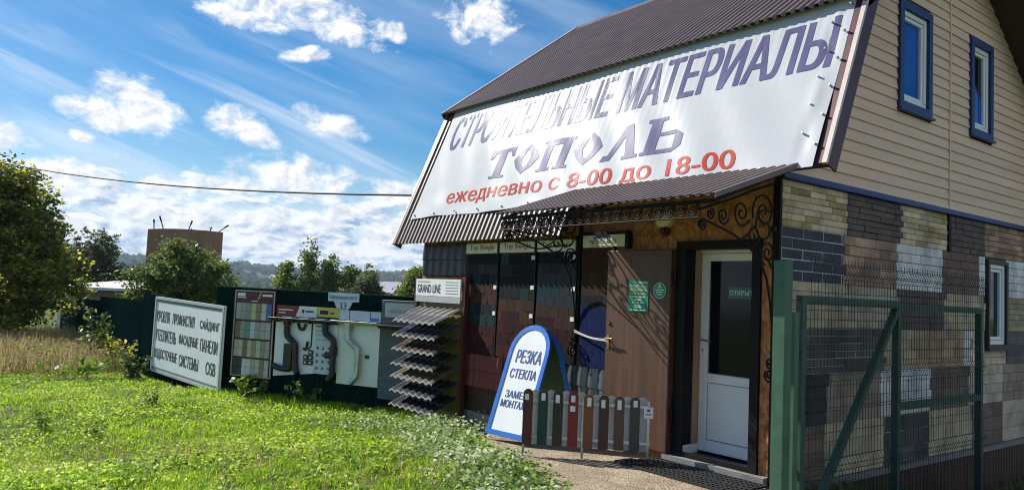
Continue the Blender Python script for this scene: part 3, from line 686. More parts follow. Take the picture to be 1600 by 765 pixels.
for j in range(ny):
    for i in range(nx): a = j * (nx + 1) + i; fs.append((a, a + 1, a + nx + 2, a + nx + 1))
b.add(vs, fs, banner_m, BT, smooth=True); b.build('sheet', bn)
b = MB()
text(b, 'СТРОИТЕЛЬНЫЕ МАТЕРИАЛЫ', -6.05, 1.58, .27, 2.17, blue_ink, BT, .0035, .085, 0, bw)
text(b, 'ежедневно с 8-00 до 18-00', -5.45, .57, -.44, .83, red_ink, BT, .0035, .09, -.18, bw)
def glyph(ch, x, y, w, h):
    q = []; s_ = .30 * w; sf = .10 * h
    def r(a, c, d, e): q.append([(x + a * w, y + c * h), (x + d * w, y + c * h), (x + d * w, y + e * h), (x + a * w, y + e * h)])
    def g(*p): q.append([(x + a * w, y + c * h) for a, c in p])
    if ch == 'Т':
        r(.36, .08, .64, .90); r(.22, 0, .80, .09); r(.02, .88, .98, 1.0); g((.02, .88), (.02, .68), (.10, .68), (.22, .88)); g((.98, .88), (.78, .88), (.90, .68), (.98, .68))
    elif ch == 'П':
        r(.10, .08, .34, .92); r(.66, .08, .90, .92); r(0, 0, .44, .09); r(.56, 0, 1, .09); r(0, .90, 1, 1); r(.34, .80, .66, .90)
    elif ch == 'О':
        o_ = [(.5, 0), (.80, .22), (1, .5), (.80, .78), (.5, 1), (.20, .78), (0, .5), (.20, .22)]; i_ = [(.55, .20), (.62, .32), (.68, .52), (.60, .70), (.45, .82), (.38, .68), (.32, .48), (.40, .30)]
        for k in range(8): g(o_[k], o_[(k + 1) % 8], i_[(k + 1) % 8], i_[k])
    elif ch == 'Л':
        g((.12, .02), (.26, .02), (.62, .9), (.46, .98)); g((.46, .98), (.66, 1.0), (.92, .08), (.66, .08)); r(.58, 0, 1, .09); g((0, .0), (.26, .02), (.22, .18), (.06, .16))
    elif ch == 'Ь':
        r(.10, .08, .38, .90); r(0, .90, .50, 1.0); r(0, 0, .40, .09); r(.38, 0, .80, .11); r(.38, .48, .80, .58); g((.80, 0), (1, .14), (1, .44), (.80, .58), (.72, .48), (.76, .30), (.72, .10))
    return q
xs = -4.68
for ch, w in zip('ТОПОЛЬ', (.56, .50, .58, .50, .58, .56)):
    for p in glyph(ch, xs, .92, w, .46):
        for i in range(8):
            for j in range(8):
                q = []
                for (u, v) in ((i, j), (i + 1, j), (i + 1, j + 1), (i, j + 1)):
                    u /= 8; v /= 8; x = (p[0][0] * (1 - u) + p[1][0] * u) * (1 - v) + (p[3][0] * (1 - u) + p[2][0] * u) * v; y = (p[0][1] * (1 - u) + p[1][1] * u) * (1 - v) + (p[3][1] * (1 - u) + p[2][1] * u) * v; q.append((x, y, .004 + bw(x, y)))
                b.poly(q, blue_ink, BT)
    xs += w + .035
b.build('lettering', bn)
for x in np.arange(-6.2, .30, .55): b = MB(); b.disc((x, .47 + .09 * float(sm((x + 2.8) / 3.2))), .012, .0, .030, steel, BT, 8); b.build('grommet', bn)
for y in np.arange(.75, 2.3, .30): b = MB(); b.disc((.345, y), .012, .0, .036, steel, BT, 8); b.build('grommet', bn); b = MB(); b.disc((.20, y + .13), .010, .0, .036, steel, BT, 8); b.build('grommet', bn)

# --- shingle sample boards
SH = dict(grey=(.050, .052, .062), dk=(.018, .019, .024), brown=(.052, .030, .023), teal=(.014, .040, .042), red=(.062, .016, .016), plum=(.036, .014, .018), blue=(.009, .017, .075), rust=(.070, .034, .020), slate=(.030, .036, .048))
def shm(k): return mat(f'{k} bitumen shingle', SH[k], .95, 0, .35, 25, .5, 220, spec=.12)
def shingle_board(x0, x1, z0, z1, style, bands, label, words, mark=False, hx=None):
    t = empty('shingle_board', ((x0 + x1) / 2, -.03, z0), label, 'sample board', 'roof shingle sample boards on the facade')
    T = frame((0, -.004, 0), X, Z); b = MB(); b.box((x0 - .01, z0, 0), (x1 + .01, z1, .02), mat('black backing board', (.012, .012, .013), .6), T)
    b.box((x1 + .01, z0, 0), (x1 + .035, z1 + .14, .05), dark_metal, T); b.build('board', t)
    b = MB(); nr = len(bands); h = (z1 - z0) / nr; rr = random.Random(int(x0 * 100))
    n = 4; w = (x1 - x0) / n
    for r in range(nr):
        zt = z1 - r * h
        for k in range(-1, n + 1):
            xa = x0 + (k + (.5 if r % 2 else 0)) * w; xb = xa + w * .97; xa = max(xa, x0); xb = min(xb, x1)
            if xb - xa < .03: continue
            m_ = shm(rr.choice(bands[r])); zz = .022 + r * .0025 + rr.random() * .002
            if style == 'hex' and xb - xa > w * .8:
                xm = (xa + xb) / 2; p = [(xa, zt), (xa, zt - h * .75), (xa + w * .28, zt - h * 1.35), (xb - w * .28, zt - h * 1.35), (xb, zt - h * .75), (xb, zt)]
            else:
                e = (rr.choice((.95, 1.35)) if style == 'tooth' else 1.06) * h; p = [(xa, zt), (xa, zt - e), (xb, zt - e), (xb, zt)]
            p = [(x, max(z, z0)) for x, z in p]; p = [q for i, q in enumerate(p) if q != p[i - 1]]
            b.prism(p, zz, zz + .006, m_, T)
    b.build('shingles', t)
    hs = MB(); ha, hb = hx or (x0, x1); hs.box((ha, z1 + .012, .01), (hb, z1 + .145, .055), mat('cream sign panel', (.80, .76, .60), .5), T)
    h_ = hs.build('header_sign', t); b = MB()
    if mark:
        text(b, words, ha + .12, z1 + .045, hb - .14, z1 + .095, ink, T, .058, .03)
        b.poly([(ha + .16, z1 + .105, .058), (hb - .22, z1 + .105, .058), ((ha + hb) / 2 + .08, z1 + .142, .058), ((ha + hb) / 2 - .12, z1 + .142, .058)], navy_ink, T)
        for k in range(12): b.box((ha + .14 + k * .035, z1 + .022, .0555), (ha + .165 + k * .035, z1 + .030, .058), ink_grey, T)
        f_ = MB(); f_.box((ha - .03, z1 + .148, .0), (hb + .03, z1 + .18, .07), dark_metal, T); f_.box((hb + .002, z1 - .01, .0), (hb + .05, z1 + .148, .07), dark_metal, T); f_.build('sign_frame', t)
    else: text(b, words, ha + .09, z1 + .038, hb - .06, z1 + .125, red_ink, T, .058, .02)
    b.build('lettering', h_)
    for zz in (1.62, 1.28) if x0 < -4.5 else (2.0, 1.63, 1.28) if x0 > -4.2 and x0 < -2.6 else ():
        b = MB(); b.box((x1 - .045, zz, .05), (x1 + .02, zz + .05, .055), paper, T); b.build('price_tag', t)
    return t
shingle_board(-4.87, -4.16, .74, 2.085, 'hex', [['dk'], ['grey', 'slate'], ['slate', 'dk'], ['brown'], ['brown', 'rust'], ['teal', 'dk'], ['teal'], ['plum', 'red'], ['red'], ['plum']], 'shingle board with hexagonal dark tabs, beside the tile rack', 'Top Shingle')
shingle_board(-4.10, -3.39, .76, 2.085, 'tooth', [['dk', 'grey'], ['slate', 'dk'], ['dk'], ['teal', 'dk'], ['brown', 'rust'], ['rust', 'plum'], ['red', 'plum'], ['plum'], ['red']], 'shingle board with uneven tooth-cut tabs behind the arched sandwich board', 'Top Shingle')
shingle_board(-3.33, -2.64, .79, 2.085, 'brick', [['dk'], ['slate', 'grey'], ['grey'], ['teal', 'slate'], ['slate'], ['brown'], ['plum', 'brown'], ['plum'], ['plum', 'red'], ['dk']], 'shingle board of square grey tabs behind the left scroll bracket', 'Top Shingle')
shingle_board(-2.53, -2.05, .79, 2.12, 'brick', [['brown', 'rust'], ['brown'], ['rust', 'brown'], ['brown'], ['dk', 'brown'], ['blue'], ['blue'], ['blue'], ['blue'], ['blue']], 'shingle board half brown and half navy blue beside the brown door', 'NORDLAND', True, (-2.51, -1.84))

# --- stamped metal tile sheets fixed to the facade
def tile_sheet(name, x0, x1, z0, z1, m_, label, step=.17, y=-.01, pit=.125):
    b = MB(); prof = wave(x0, x1, pit, .034, 8); nz = max(2, int((z1 - z0) / step))
    for r in range(nz):
        za = z1 - (z1 - z0) * r / nz; zb = z1 - (z1 - z0) * (r + 1) / nz
        b.corr(prof, lambda x, o: (x, y - .008 - o, za), lambda x, o: (x, y - .024 - o, zb + .012), m_)
        b.corr(prof, lambda x, o: (x, y - .024 - o, zb + .012), lambda x, o: (x, y - .008 - o, zb), m_)
    o = b.build(name, None); o.data.polygons.foreach_set('use_smooth', [True] * len(o.data.polygons)); tag(o, label, 'roof tile sheet'); return o
tile_sheet('tile_sheet', -6.08, -4.92, 1.78, 2.24, mat('dark chocolate tile steel', (.030, .022, .024), .35), 'dark brown stamped tile sheet high on the wall above the rack', .21, pit=.19)
tile_sheet('tile_sheet', -4.86, -3.98, .30, .74, mat('dark red tile steel', (.20, .028, .022), .5), 'dark red stamped tile sheet low on the wall beside the arched board', .24)
tile_sheet('tile_sheet', -2.90, -2.05, .10, .78, mat('pewter tile steel', (.16, .17, .175), .3, .5), 'grey stamped tile sheet under the square-tabbed shingle board', .18, pit=.17)
b = MB(); b.box((-4.88, -.012, -.03), (-1.98, -.003, .74), mat('dark brown base panel', (.055, .018, .014), .6)); tag(b.build('base_panel', shop), 'dark brown board below the samples')

# --- tile display rack at the facade's end
rk = empty('display_rack', (-5.4, -.2, gzf(-5.4, -.3)), 'maroon rack of seven slanted roof tile sheets under a GRAND LINE header', 'display rack')
for x in (-6.05, -4.78):
    b = MB(); b.box((x - .035, -.135, -.42), (x + .035, -.065, 1.765), maroon); b.build('post', rk)
b = MB(); b.box((-6.015, -.09, -.1), (-4.815, -.075, 1.44), mat('dull yellow backing sheet', (.18, .15, .07), .7)); b.build('back_panel', rk)
b = MB(); T = frame((0, -.14, 0), X, Z); b.box((-6.01, 1.49, 0), (-4.83, 1.735, .02), white_sheet, T); b.box((-6.01, 1.40, .005), (-4.83, 1.485, .018), mat('pale grey strip', (.42, .44, .45), .5), T); h_ = b.build('header_sign', rk)
b = MB(); text(b, 'GRAND LINE', -5.96, 1.535, -5.33, 1.655, ink, T, .023, .035)
for k in range(5): b.box((-5.20, 1.53 + k * .04, .0205), (-4.88 + .0 * k, 1.538 + k * .04, .023), ink_grey, T)
b.box((-5.96, 1.69, .0205), (-5.62, 1.70, .023), ink_grey, T); b.build('lettering', h_)
SC = [((.15, .137, .128), .35), ((.036, .040, .047), .35), ((.075, .042, .030), .4), ((.033, .038, .043), .35), ((.13, .105, .07), .45), ((.028, .031, .036), .4), ((.022, .022, .025), .4)]
for i, zf in enumerate((1.11, .90, .70, .49, .31, .11, -.09)):
    m_ = mat(f'rack sample enamel {i}', SC[i][0], SC[i][1], .1); b = MB(); zb = zf + .20
    prof = wave(-5.98, -4.83, .165, .028, 8); nstep = 2
    for r in range(nstep):
        t0, t1 = r / nstep, (r + 1) / nstep
        P = lambda t, lift: (lambda x, o: (x, -.14 - .40 * t, zb + (zf - zb) * t + o + lift))
        b.corr(prof, P(t0, .0), P(t1 - .02, .012), m_); b.corr(prof, P(t1 - .02, .012), P(t1, -.006), m_)
    # the cut rim reads as a pale line along the front edge
    b.corr(prof, lambda x, o: (x, -.541, zf + o + .006), lambda x, o: (x, -.545, zf + o - .018), mat('pale cut steel rim', (.27, .25, .235), .6))
    o = b.build('sample_sheet', rk); o.data.polygons.foreach_set('use_smooth', [True] * len(o.data.polygons))

# --- wall lamp and red bell over the door
lp = empty('wall_lamp', (-1.33, -.02, 2.42), 'round cream wall lamp under the awning above the doorway', 'lamp')
T = frame((-1.33, -.004, 2.42), X, Z); b = MB(); b.disc((0, 0), .125, 0, .035, mat('cream lamp base', (.50, .42, .24), .5), T); b.build('base', lp)
b = MB(); gl = mat('opal lamp glass', (.66, .60, .42), .25)
for k in range(5):
    a0, a1 = k * .3, (k + 1) * .3; r0, r1 = .11 * math.cos(a0), .11 * math.cos(a1); n = 24
    vs = [(r0 * math.cos(2 * math.pi * i / n), r0 * math.sin(2 * math.pi * i / n), .035 + .07 * math.sin(a0)) for i in range(n)] + [(r1 * math.cos(2 * math.pi * i / n), r1 * math.sin(2 * math.pi * i / n), .035 + .07 * math.sin(a1)) for i in range(n)]
    b.add(vs, [(i, (i + 1) % n, n + (i + 1) % n, n + i) for i in range(n)], gl, T, True)
b.build('lamp_shade', lp)
b = MB(); T = frame((-1.32, -.004, 2.28), X, Z); b.disc((0, 0), .055, 0, .05, mat('dark red enamel', (.10, .008, .006), .4), T); b.disc((0, 0), .03, .05, .07, mat('dark red enamel', (.1, .008, .006)), T)
tag(b.build('alarm_bell', None), 'small round dark red bell on the chipboard above the brown door', 'bell')

# --- notices on the brown door and the open sign
T = frame((-1.165, -.1015, 0), X, Z)
nb = MB(); nb.box((-.56, 1.44, 0), (-.285, 1.76, .004), notice_green, T); n_ = nb.build('notice', None); tag(n_, 'green rectangular notice with white print and hours on the brown door', 'notice')
b = MB(); text(b, 'СТРОИТЕЛЬНЫЕ', -.545, 1.688, -.30, 1.716, white_sheet, T, .006, .03); text(b, 'МАТЕРИАЛЫ', -.545, 1.652, -.31, 1.682, white_sheet, T, .006, .03); text(b, '8-00 до 18-00', -.50, 1.522, -.33, 1.542, white_sheet, T, .006, .03)
for za, xa, xb, mm in ((1.622, -.54, -.32, yellow_ink), (1.59, -.53, -.33, white_sheet), (1.56, -.48, -.38, white_sheet), (1.498, -.47, -.38, white_sheet), (1.48, -.47, -.37, white_sheet), (1.452, -.53, -.31, white_sheet), (1.738, -.42, -.30, white_sheet)): b.box((xa, za, .004), (xb, za + .009, .006), mm, T)
b.build('lettering', n_)
nb = MB(); nb.disc((-.135, 1.665), .088, 0, .004, notice_green, T); n_ = nb.build('sticker', None); tag(n_, 'round green sticker beside the rectangular notice on the brown door', 'sticker')
b = MB(); b.disc((-.135, 1.665), .080, .0041, .0048, white_sheet, T); b.disc((-.135, 1.665), .076, .0049, .0056, notice_green, T); b.disc((-.135, 1.718), .012, .0057, .0065, white_sheet, T, 12)
for za, xa, xb in ((1.692, -.17, -.10), (1.668, -.195, -.075), (1.645, -.18, -.09), (1.62, -.17, -.10)): b.box((xa, za, .0057), (xb, za + .008, .0065), white_sheet, T)
b.build('lettering', n_)
T = frame((0, .25 - .012, 0), X, Z); nb = MB(); nb.box((-.715, 1.615, -.006), (-.375, 1.725, 0), mat('dark green open sign', (.02, .16, .13), .4), T); n_ = nb.build('open_sign', None); tag(n_, 'small green open sign behind the white door glass', 'sign')
b = MB(); text(b, 'ОТКРЫТО', -.70, 1.645, -.39, 1.695, white_sheet, T, .003, .02); b.build('lettering', n_)
# cord tying the brown door to the bracket post
b = MB(); cm = mat('pale cord', (.52, .48, .42), .7)
for dz, s0 in ((0, .02), (.02, .03)):
    b.tube([(-2.60 + (.585 + .05) * t, -.06 - .09 * t, 1.165 + dz - .06 * t - s0 * math.sin(math.pi * t)) for t in np.linspace(0, 1, 9)], .007, cm, 6)
tag(b.build('cord', None), 'pale cord tying the brown door back to the iron bracket', 'cord')

# --- rubber mats at the doorstep
def mat_thing(x0, x1, y0, y1, label):
    b = MB(); m_ = mat('black rubber', (.022, .022, .022), .75, 0, .3, 20); T = I4; zt = -.012
    nx_ = int((x1 - x0) / .052); ny_ = int((y1 - y0) / .052)
    sx = (x1 - x0) / nx_; sy = (y1 - y0) / ny_
    for i in range(nx_ + 1): b.box((x0 + i * sx - .008, y0, zt), (x0 + i * sx + .008, y1, zt + .020), m_)
    for j in range(ny_ + 1): b.box((x0 - .008, y0 + j * sy - .008, zt + .0005), (x1 + .008, y0 + j * sy + .008, zt + .0195), m_)
    o = b.build('rubber_mat', None); return tag(o, label, 'mat', 'black rubber mats at the doorstep')
mat_thing(-1.30, -.02, -.34, -.11, 'perforated black rubber mat lying against the doorstep')
mat_thing(-1.36, .02, -.60, -.37, 'perforated black rubber mat lying farther out from the doorstep')

# ================================================================== SANDWICH BOARD
AO = Vector((-3.085, -.92, gzf(-3.085, -.92) + .012)); AXD = Vector((.993, .117, 0)).normalized(); AND = Vector((-.117, .993, 0)).normalized()
ab = empty('sandwich_board', tuple(AO), 'arched white sandwich board with blue rim reading РЕЗКА СТЕКЛА on the apron', 'sandwich board')
blue_rim = mat('bright blue plastic rim', (.010, .14, .55), .35, 0, .12, 5); grn = mat('dark green plastic back', (.008, .055, .025), .5)
AW, AH = .62, 1.36
def arch(w, h, z0, k=12, inset=0.0):
    r = w / 2; cy = h - r * 1.05
    p = [(-r + inset, z0 + inset), (r - inset, z0 + inset)]
    p += [((r - inset) * math.cos(math.pi * i / k), cy + (r * 1.05 - inset) * math.sin(math.pi * i / k)) for i in range(k + 1)]
    return p
lean = math.radians(19.5)
c0 = AO + AXD * AW / 2
TF = frame(c0, AXD, Z * math.cos(lean) + AND * math.sin(lean))
c1_ = c0 + AND * 2 * AH * math.sin(lean)
TB = frame(c1_, AXD, Z * math.cos(lean) - AND * math.sin(lean))
for T, nm, sgn in ((TF, 'front_leaf', 1), (TB, 'rear_leaf', -1)):
    b = MB(); o_ = arch(AW, AH, .07); i_ = arch(AW, AH, .07, inset=.055); n = len(o_)
    zf, zk = (.012, -.012)
    for k in range(n):
        q = [o_[k], o_[(k + 1) % n], i_[(k + 1) % n], i_[k]]; b.prism(q, zk, zf, blue_rim, T)
    b.box((-AW / 2, 0, -.010), (-AW / 2 + .022, .07, .010), dark_metal, T); b.box((AW / 2 - .022, 0, -.010), (AW / 2, .07, .010), dark_metal, T)
    lf = b.build('rim' if sgn > 0 else 'rim', ab)
    b = MB(); b.prism(i_, -.006, .004, white_sheet if sgn > 0 else grn, T); b.build('panel', ab)
    if sgn < 0: pass
b = MB()
b.prism(arch(AW, AH, .07, inset=.056), -.0105, -.0075, grn, TF); b.build('back_lining', ab)
b = MB()
for s_, x0, x1, z0, z1 in (('РЕЗКА', -.17, .225, .905, 1.06), ('СТЕКЛА', -.195, .215, .725, .835), ('ЗАМЕР', -.175, .16, .50, .585), ('МОНТАЖ', -.21, .19, .39, .475)): text(b, s_, x0, z0, x1, z1, navy_ink, TF, .0065, .10)
b.build('lettering', ab)

# ================================================================== PICKET SAMPLE STAND
F1 = Vector((-2.13, -1.13, 0)); F3 = Vector((-1.25, -.27, 0)); fd = (F3 - F1).normalized(); fnn = Vector((fd.y, -fd.x, 0)); FL = (F3 - F1).length; zg = -.035
F1.z = zg; st = empty('picket_stand', tuple(F1), 'small stand of coloured steel pickets on grey feet before the brown door', 'sample stand')
T = frame(F1, fd, Z)
for u in (.0, FL * .48, FL):
    b = MB(); b.box((u - .012, -.012, -.013), (u + .012, .60, .013), steel, T); b.build('post', st)
    b = MB(); b.box((u - .02, -.03, -.16), (u + .02, -.005, .16), steel, T); b.box((u - .025, -.036, -.165), (u + .025, .0, -.12), dark_metal, T); b.box((u - .025, -.036, .12), (u + .025, .0, .165), dark_metal, T); b.build('foot', st)
for v in (.175, .53):
    b = MB(); b.box((-.02, v, -.012), (FL + .02, v + .03, .012), steel, T); b.build('rail', st)
def picket(u, zside, m_, back_m, v0, v1, lab, tagp):
    b = MB(); w = .098; k = 8
    pr = [(-w / 2, v0), (w / 2, v0)] + [(w / 2 * math.cos(math.pi * i / k), v1 - .05 + .05 * math.sin(math.pi * i / k)) for i in range(k + 1)]
    z0 = .0125 if zside > 0 else -.0205
    P = [(u + x, y) for x, y in pr]
    b.prism(P, z0, z0 + .008, m_, T)
    pr2 = [(u + x * .62, y if y < v1 - .06 else y - .012) for x, y in pr]; zf = z0 + .008 if zside > 0 else z0 - .004
    b.prism(pr2, zf, zf + .004, m_, T)
    P3 = [(u + x * 1.0, y) for x, y in pr]; zb = z0 - .0022 if zside > 0 else z0 + .0082
    b.prism(P3, zb, zb + .002, back_m, T)
    o = b.build('picket', st); tag(o, lab)
    if tagp:
        b = MB(); zt = zf + .0045; q_ = random.uniform(-.012, .012); l_ = random.uniform(.05, .10); b.box((u - .022 + q_, v1 - .04 - l_ + q_, zt), (u + .018 + q_, v1 - .04 + q_, zt + .0015), paper, T)
        if tagp > 1: b.box((u - .03, v1 - .20, zt), (u + .02, v1 - .145, zt + .0015), paper, T)
        b.build('price_tag', o)
backm = mat('grey primer back', (.36, .37, .39), .5)
PK = [('maroon', (.085, .02, .022), 1), ('dark green', (.006, .042, .036), 1), ('dark brown', (.03, .02, .016), 1), ('bright red', (.20, .012, .015), 2), ('orange brown', (.20, .075, .03), 1), ('chocolate', (.045, .022, .016), 1), ('wood brown', (.09, .048, .03), 1), ('dark grey', (.035, .037, .042), 1)]
for i, (nm, c, tg) in enumerate(PK):
    u = .035 + i * .152; v1 = .66 - (.0 if i < 4 else .02)
    picket(u, 1, mat(f'{nm} picket enamel', c, .35, 0, .15, 12), backm, .11, v1, f'{nm} picket', tg)
    picket(u + .076, -1, mat('pale grey picket enamel', (.30, .31, .33), .4) if i != 3 else mat('orange brown picket enamel', (.2, .075, .03)), backm, .11, v1 - .005, 'pale grey picket' if i != 3 else 'orange brown picket on the back row', 0)
b = MB(); b.box((FL - .045, .44, .026), (FL + .045, .55, .028), paper, T); b.box((FL - .015, .505, .0285), (FL + .015, .53, .0295), maroon_ink, T); b.box((FL - .03, .475, .0285), (FL + .03, .485, .0295), navy_ink, T); b.build('price_tag', st)

# ================================================================== GATE
gp = MB(); gp.box((.50, -.85, -.75), (.60, -.75, 1.905), green_paint); gp.box((.495, -.855, 1.9055), (.605, -.745, 1.912), green_paint)
tag(gp.build('gate_post', None), 'square green steel gate post standing before the house corner', 'post')
gt = empty('mesh_gate', (.50, 1, -.3), 'green framed wire mesh gate standing open along the patchwork wall', 'gate'); gx = .50
b = MB()
for y in (-.46, 1.12, 2.95): b.box((gx - .03, y - .03, -.42), (gx + .03, y + .03, 1.60 if y > 0 else 1.655), green_dark)
b.box((gx - .029, -.43, 1.585), (gx + .029, 1.09, 1.655), green_dark); b.box((gx - .029, 1.15, 1.57), (gx + .029, 2.98, 1.635), green_dark); b.box((gx - .029, 1.09, 1.6005), (gx + .029, 1.15, 1.65), green_dark)
b.box((gx - .028, 1.15, .655), (gx + .028, 2.92, .72), green_dark); b.box((gx - .028, -.43, -.36), (gx + .028, 2.92, -.30), green_dark)
b.box((gx - .022, -.4605, 1.602), (gx + .022, -.4905, 1.643), ink)
b.build('frame', gt)
b = MB(); b.bar((gx + .001, 1.10, 1.57), (gx + .001, -.40, -.28), .05, .06, green_dark, (1, 0, 0)); b.build('brace', gt)
b = MB(); b.bar((gx - .06, -.60, 1.2), (gx - .06, -.46, 1.2), .03, .05, green_dark); b.bar((gx - .06, -.60, .3), (gx - .06, -.46, .3), .03, .05, green_dark)
b.box((gx - .01, -.62, -.4), (gx + .045, -.56, 1.52), green_paint); b.build('hinge', gt)
b = MB(); mx_ = gx + .045; folds = [1.86, 1.02, .28]
def fold(z):
    for f0 in folds:
        if abs(z - f0) < .055: return .03 * (1 - abs(z - f0) / .055)
    return 0
zs = [1.97, 1.915, 1.86, 1.805, 1.075, 1.02, .965, .335, .28, .225, -.38]
for y in np.arange(-.40, 2.96, .052):
    pts = [(mx_ + fold(z), y, z) for z in zs]
    for p, q in zip(pts, pts[1:]):
        b.add([(p[0], y - .0026, p[2]), (p[0] + .004, y + .0001, p[2]), (p[0], y + .0026, p[2]), (q[0], y - .0026, q[2]), (q[0] + .004, y + .0001, q[2]), (q[0], y + .0026, q[2])], [(0, 1, 4, 3), (1, 2, 5, 4), (2, 0, 3, 5)], mesh_green)
for z in (1.93, 1.915, 1.86, 1.805, 1.6, 1.4, 1.2, 1.075, 1.02, .965, .75, .55, .335, .28, .225, .02, -.18):
    x = mx_ + fold(z) - .004; b.box((x - .0024, -.42, z - .0024), (x + .0024, 2.96, z + .0024), mesh_green)
b.build('mesh', gt)

# ================================================================== FENCES, SIGNS AND SAMPLE BOARDS ALONG THEM
DF = Vector((-.894, -.449, 0)).normalized(); P0 = Vector((-6.35, .1, 0))
def corr_fence(name, a, b_, zb0, zb1, zt0, zt1, label, pit=.115, posts=True):
    a = Vector((*a, 0)); c = Vector((*b_, 0)); L_ = (c - a).length; t = empty(name, (a.x, a.y, zb0), label, 'fence'); return t, a, c, L_
def fence_panel(t, a, c, zb0, zb1, zt0, zt1, face):
    d = (c - a); L_ = d.length; d.normalize(); n = Vector(face); b = MB()
    prof = trap(0, L_, .105 if L_ < 5 else .17, .016 if L_ < 5 else .032)
    def at(z0, z1): return lambda x, o: tuple(a + d * x + n * o + Z * (z0 + (z1 - z0) * x / L_))
    b.corr(prof, at(zb0, zb1), at(zt0, zt1), green_fence)
    return b.build('sheet_panel', t)
FN = Vector((.449, -.894, 0)).normalized()
A = P0; B_ = P0 + DF * 4.25
f1 = empty('steel_fence', (A.x, A.y, -.4), 'dark green profiled steel fence carrying the gutter and siding boards', 'fence')
fence_panel(f1, A, B_, -.48, -.55, 1.445, 1.478, FN)
for s in (.05, 2.1, 4.2): b = MB(); q = P0 + DF * s - FN * .06; b.box((q.x - .03, q.y - .03, -.7), (q.x + .03, q.y + .03, 1.42), green_dark); b.build('post', f1)
b = MB(); q0 = P0 - Z * 0 + FN * .004; b.bar(tuple(q0 + Z * 1.452), tuple(B_ + FN * .004 + Z * 1.485), .03, .014, green_dark); b.build('top_cap', f1)
# fence running on down the slope, stepped panel by panel
A2 = Vector((-9.98, -1.72, 0)); 
f2 = empty('steel_fence', (-13, -2.1, -.4), 'dark green stepped steel fence running down the slope to the garages', 'fence')
LN = [((-9.95, -1.70), (-13.0, -2.10), 1.12, 1.20), ((-13.0, -2.10), (-14.9, -1.965), 1.235, 1.225), ((-14.9, -1.965), (-23.8, -1.32), 1.065, .92), ((-23.8, -1.32), (-32.9, -.66), .78, .66), ((-32.9, -.66), (-42, 0), .50, .36)]
for k, (p, q, z0, z1) in enumerate(LN):
    p = Vector((*p, 0)); q = Vector((*q, 0)); d = (q - p).normalized(); n = Vector((-d.y, d.x, 0)); n = n if n.y < 0 else -n
    fence_panel(f2, p, q, gzf(p.x, p.y) - .12, gzf(q.x, q.y) - .12, z0, z1, n)
    b = MB(); b.box((q.x - .03, q.y + .03, gzf(q.x, q.y) - .3), (q.x + .03, q.y + .09, z1 - .03), mat('grey fence post', (.30, .31, .30), .6) if k == 4 else green_dark); b.build('post', f2)

# white services board
SX = Vector((.993, .118, -.021)).normalized(); SO = Vector((-12.86, -2.16, -.285))
wb = empty('services_board', tuple(SO), 'long white board with three lines of black capitals fixed on the dark fence', 'sign board')
T = frame(SO, SX, Z); W_, H_ = 3.21, 1.495
b = MB(); b.box((0, 0, 0), (W_, H_, .03), mat('cool white painted board', (.72, .77, .80), .5, 0, .06, 2), T); b.build('panel', wb)
b = MB(); fm = mat('pale steel frame', (.50, .54, .56), .4, .3); gm = mat('grey border line', (.16, .19, .22), .6)
for a, c in (((0, 0), (W_, .05)), ((0, H_ - .05), (W_, H_)), ((0, .05), (.05, H_ - .05)), ((W_ - .05, .05), (W_, H_ - .05))): b.box((*a, .031), (*c, .05), fm, T)
b.box((.05, .05, .0305), (W_ - .05, .10, .034), gm, T); b.box((.05, H_ - .10, .0305), (W_ - .05, H_ - .05, .034), gm, T)
b.build('frame', wb)
b = MB(); tx = mat('black paint lettering', (.035, .037, .045), .6)
for ws, z0 in (((('КРОВЛЯ', .10, .78), ('ПРОФНАСТИЛ', .93, 1.98), ('САЙДИНГ', 2.22, 3.06)), 1.00), ((('УТЕПЛИТЕЛЬ', .11, 1.17), ('ФАСАДНЫЕ', 1.30, 2.20), ('ПАНЕЛИ', 2.30, 3.04)), .63), ((('ВОДОСТОЧНЫЕ', .11, 1.28), ('СИСТЕМЫ', 1.38, 2.28), ('OSB', 2.60, 3.02)), .25)):
    for s_, a, c in ws: text(b, s_, a, z0, c, z0 + .225, tx, T, .0325, .09)
b.build('lettering', wb)

# frame along the near fence: local x runs left to right as seen from the yard, origin at s = 4.25
FO = P0 + DF * 4.25; FT = frame(FO + FN * .02, -DF, Z)
def fx(s): return 4.25 - s
# siding sample board
sb = empty('siding_board', tuple(FO), 'dark red framed board of vertical siding swatches in four rows', 'sample board')
x0, x1, z0, z1 = fx(3.745), fx(2.84), -.045, 1.435
b = MB(); b.box((x0, z0, 0), (x1, z1, .03), mat('dark red printed board', (.10, .012, .014), .45), FT); b.build('panel', sb)
b = MB(); pf = mat('pale pink edging', (.50, .40, .38), .5)
for a, c in (((x0, z0), (x1, z0 + .018)), ((x0, z1 - .018), (x1, z1)), ((x0, z0 + .018), (x0 + .018, z1 - .018)), ((x1 - .018, z0 + .018), (x1, z1 - .018))): b.box((*a, .0305), (*c, .045), pf, FT)
b.build('frame', sb)
b = MB(); b.box((x0 + .05, 1.33, .0305), (x0 + .23, 1.385, .033), white_sheet, FT); b.box((x0 + .05, 1.30, .0305), (x0 + .25, 1.315, .033), white_sheet, FT); b.box((x0 + .62, 1.34, .0305), (x0 + .84, 1.375, .033), white_sheet, FT); b.box((x0 + .38, 1.245, .0305), (x0 + .52, 1.26, .033), white_sheet, FT)
b.prism([(x0 + .52, 1.29), (x0 + .535, 1.29), (x0 + .59, 1.40), (x0 + .575, 1.40)], .0305, .033, white_sheet, FT); b.build('lettering', sb)
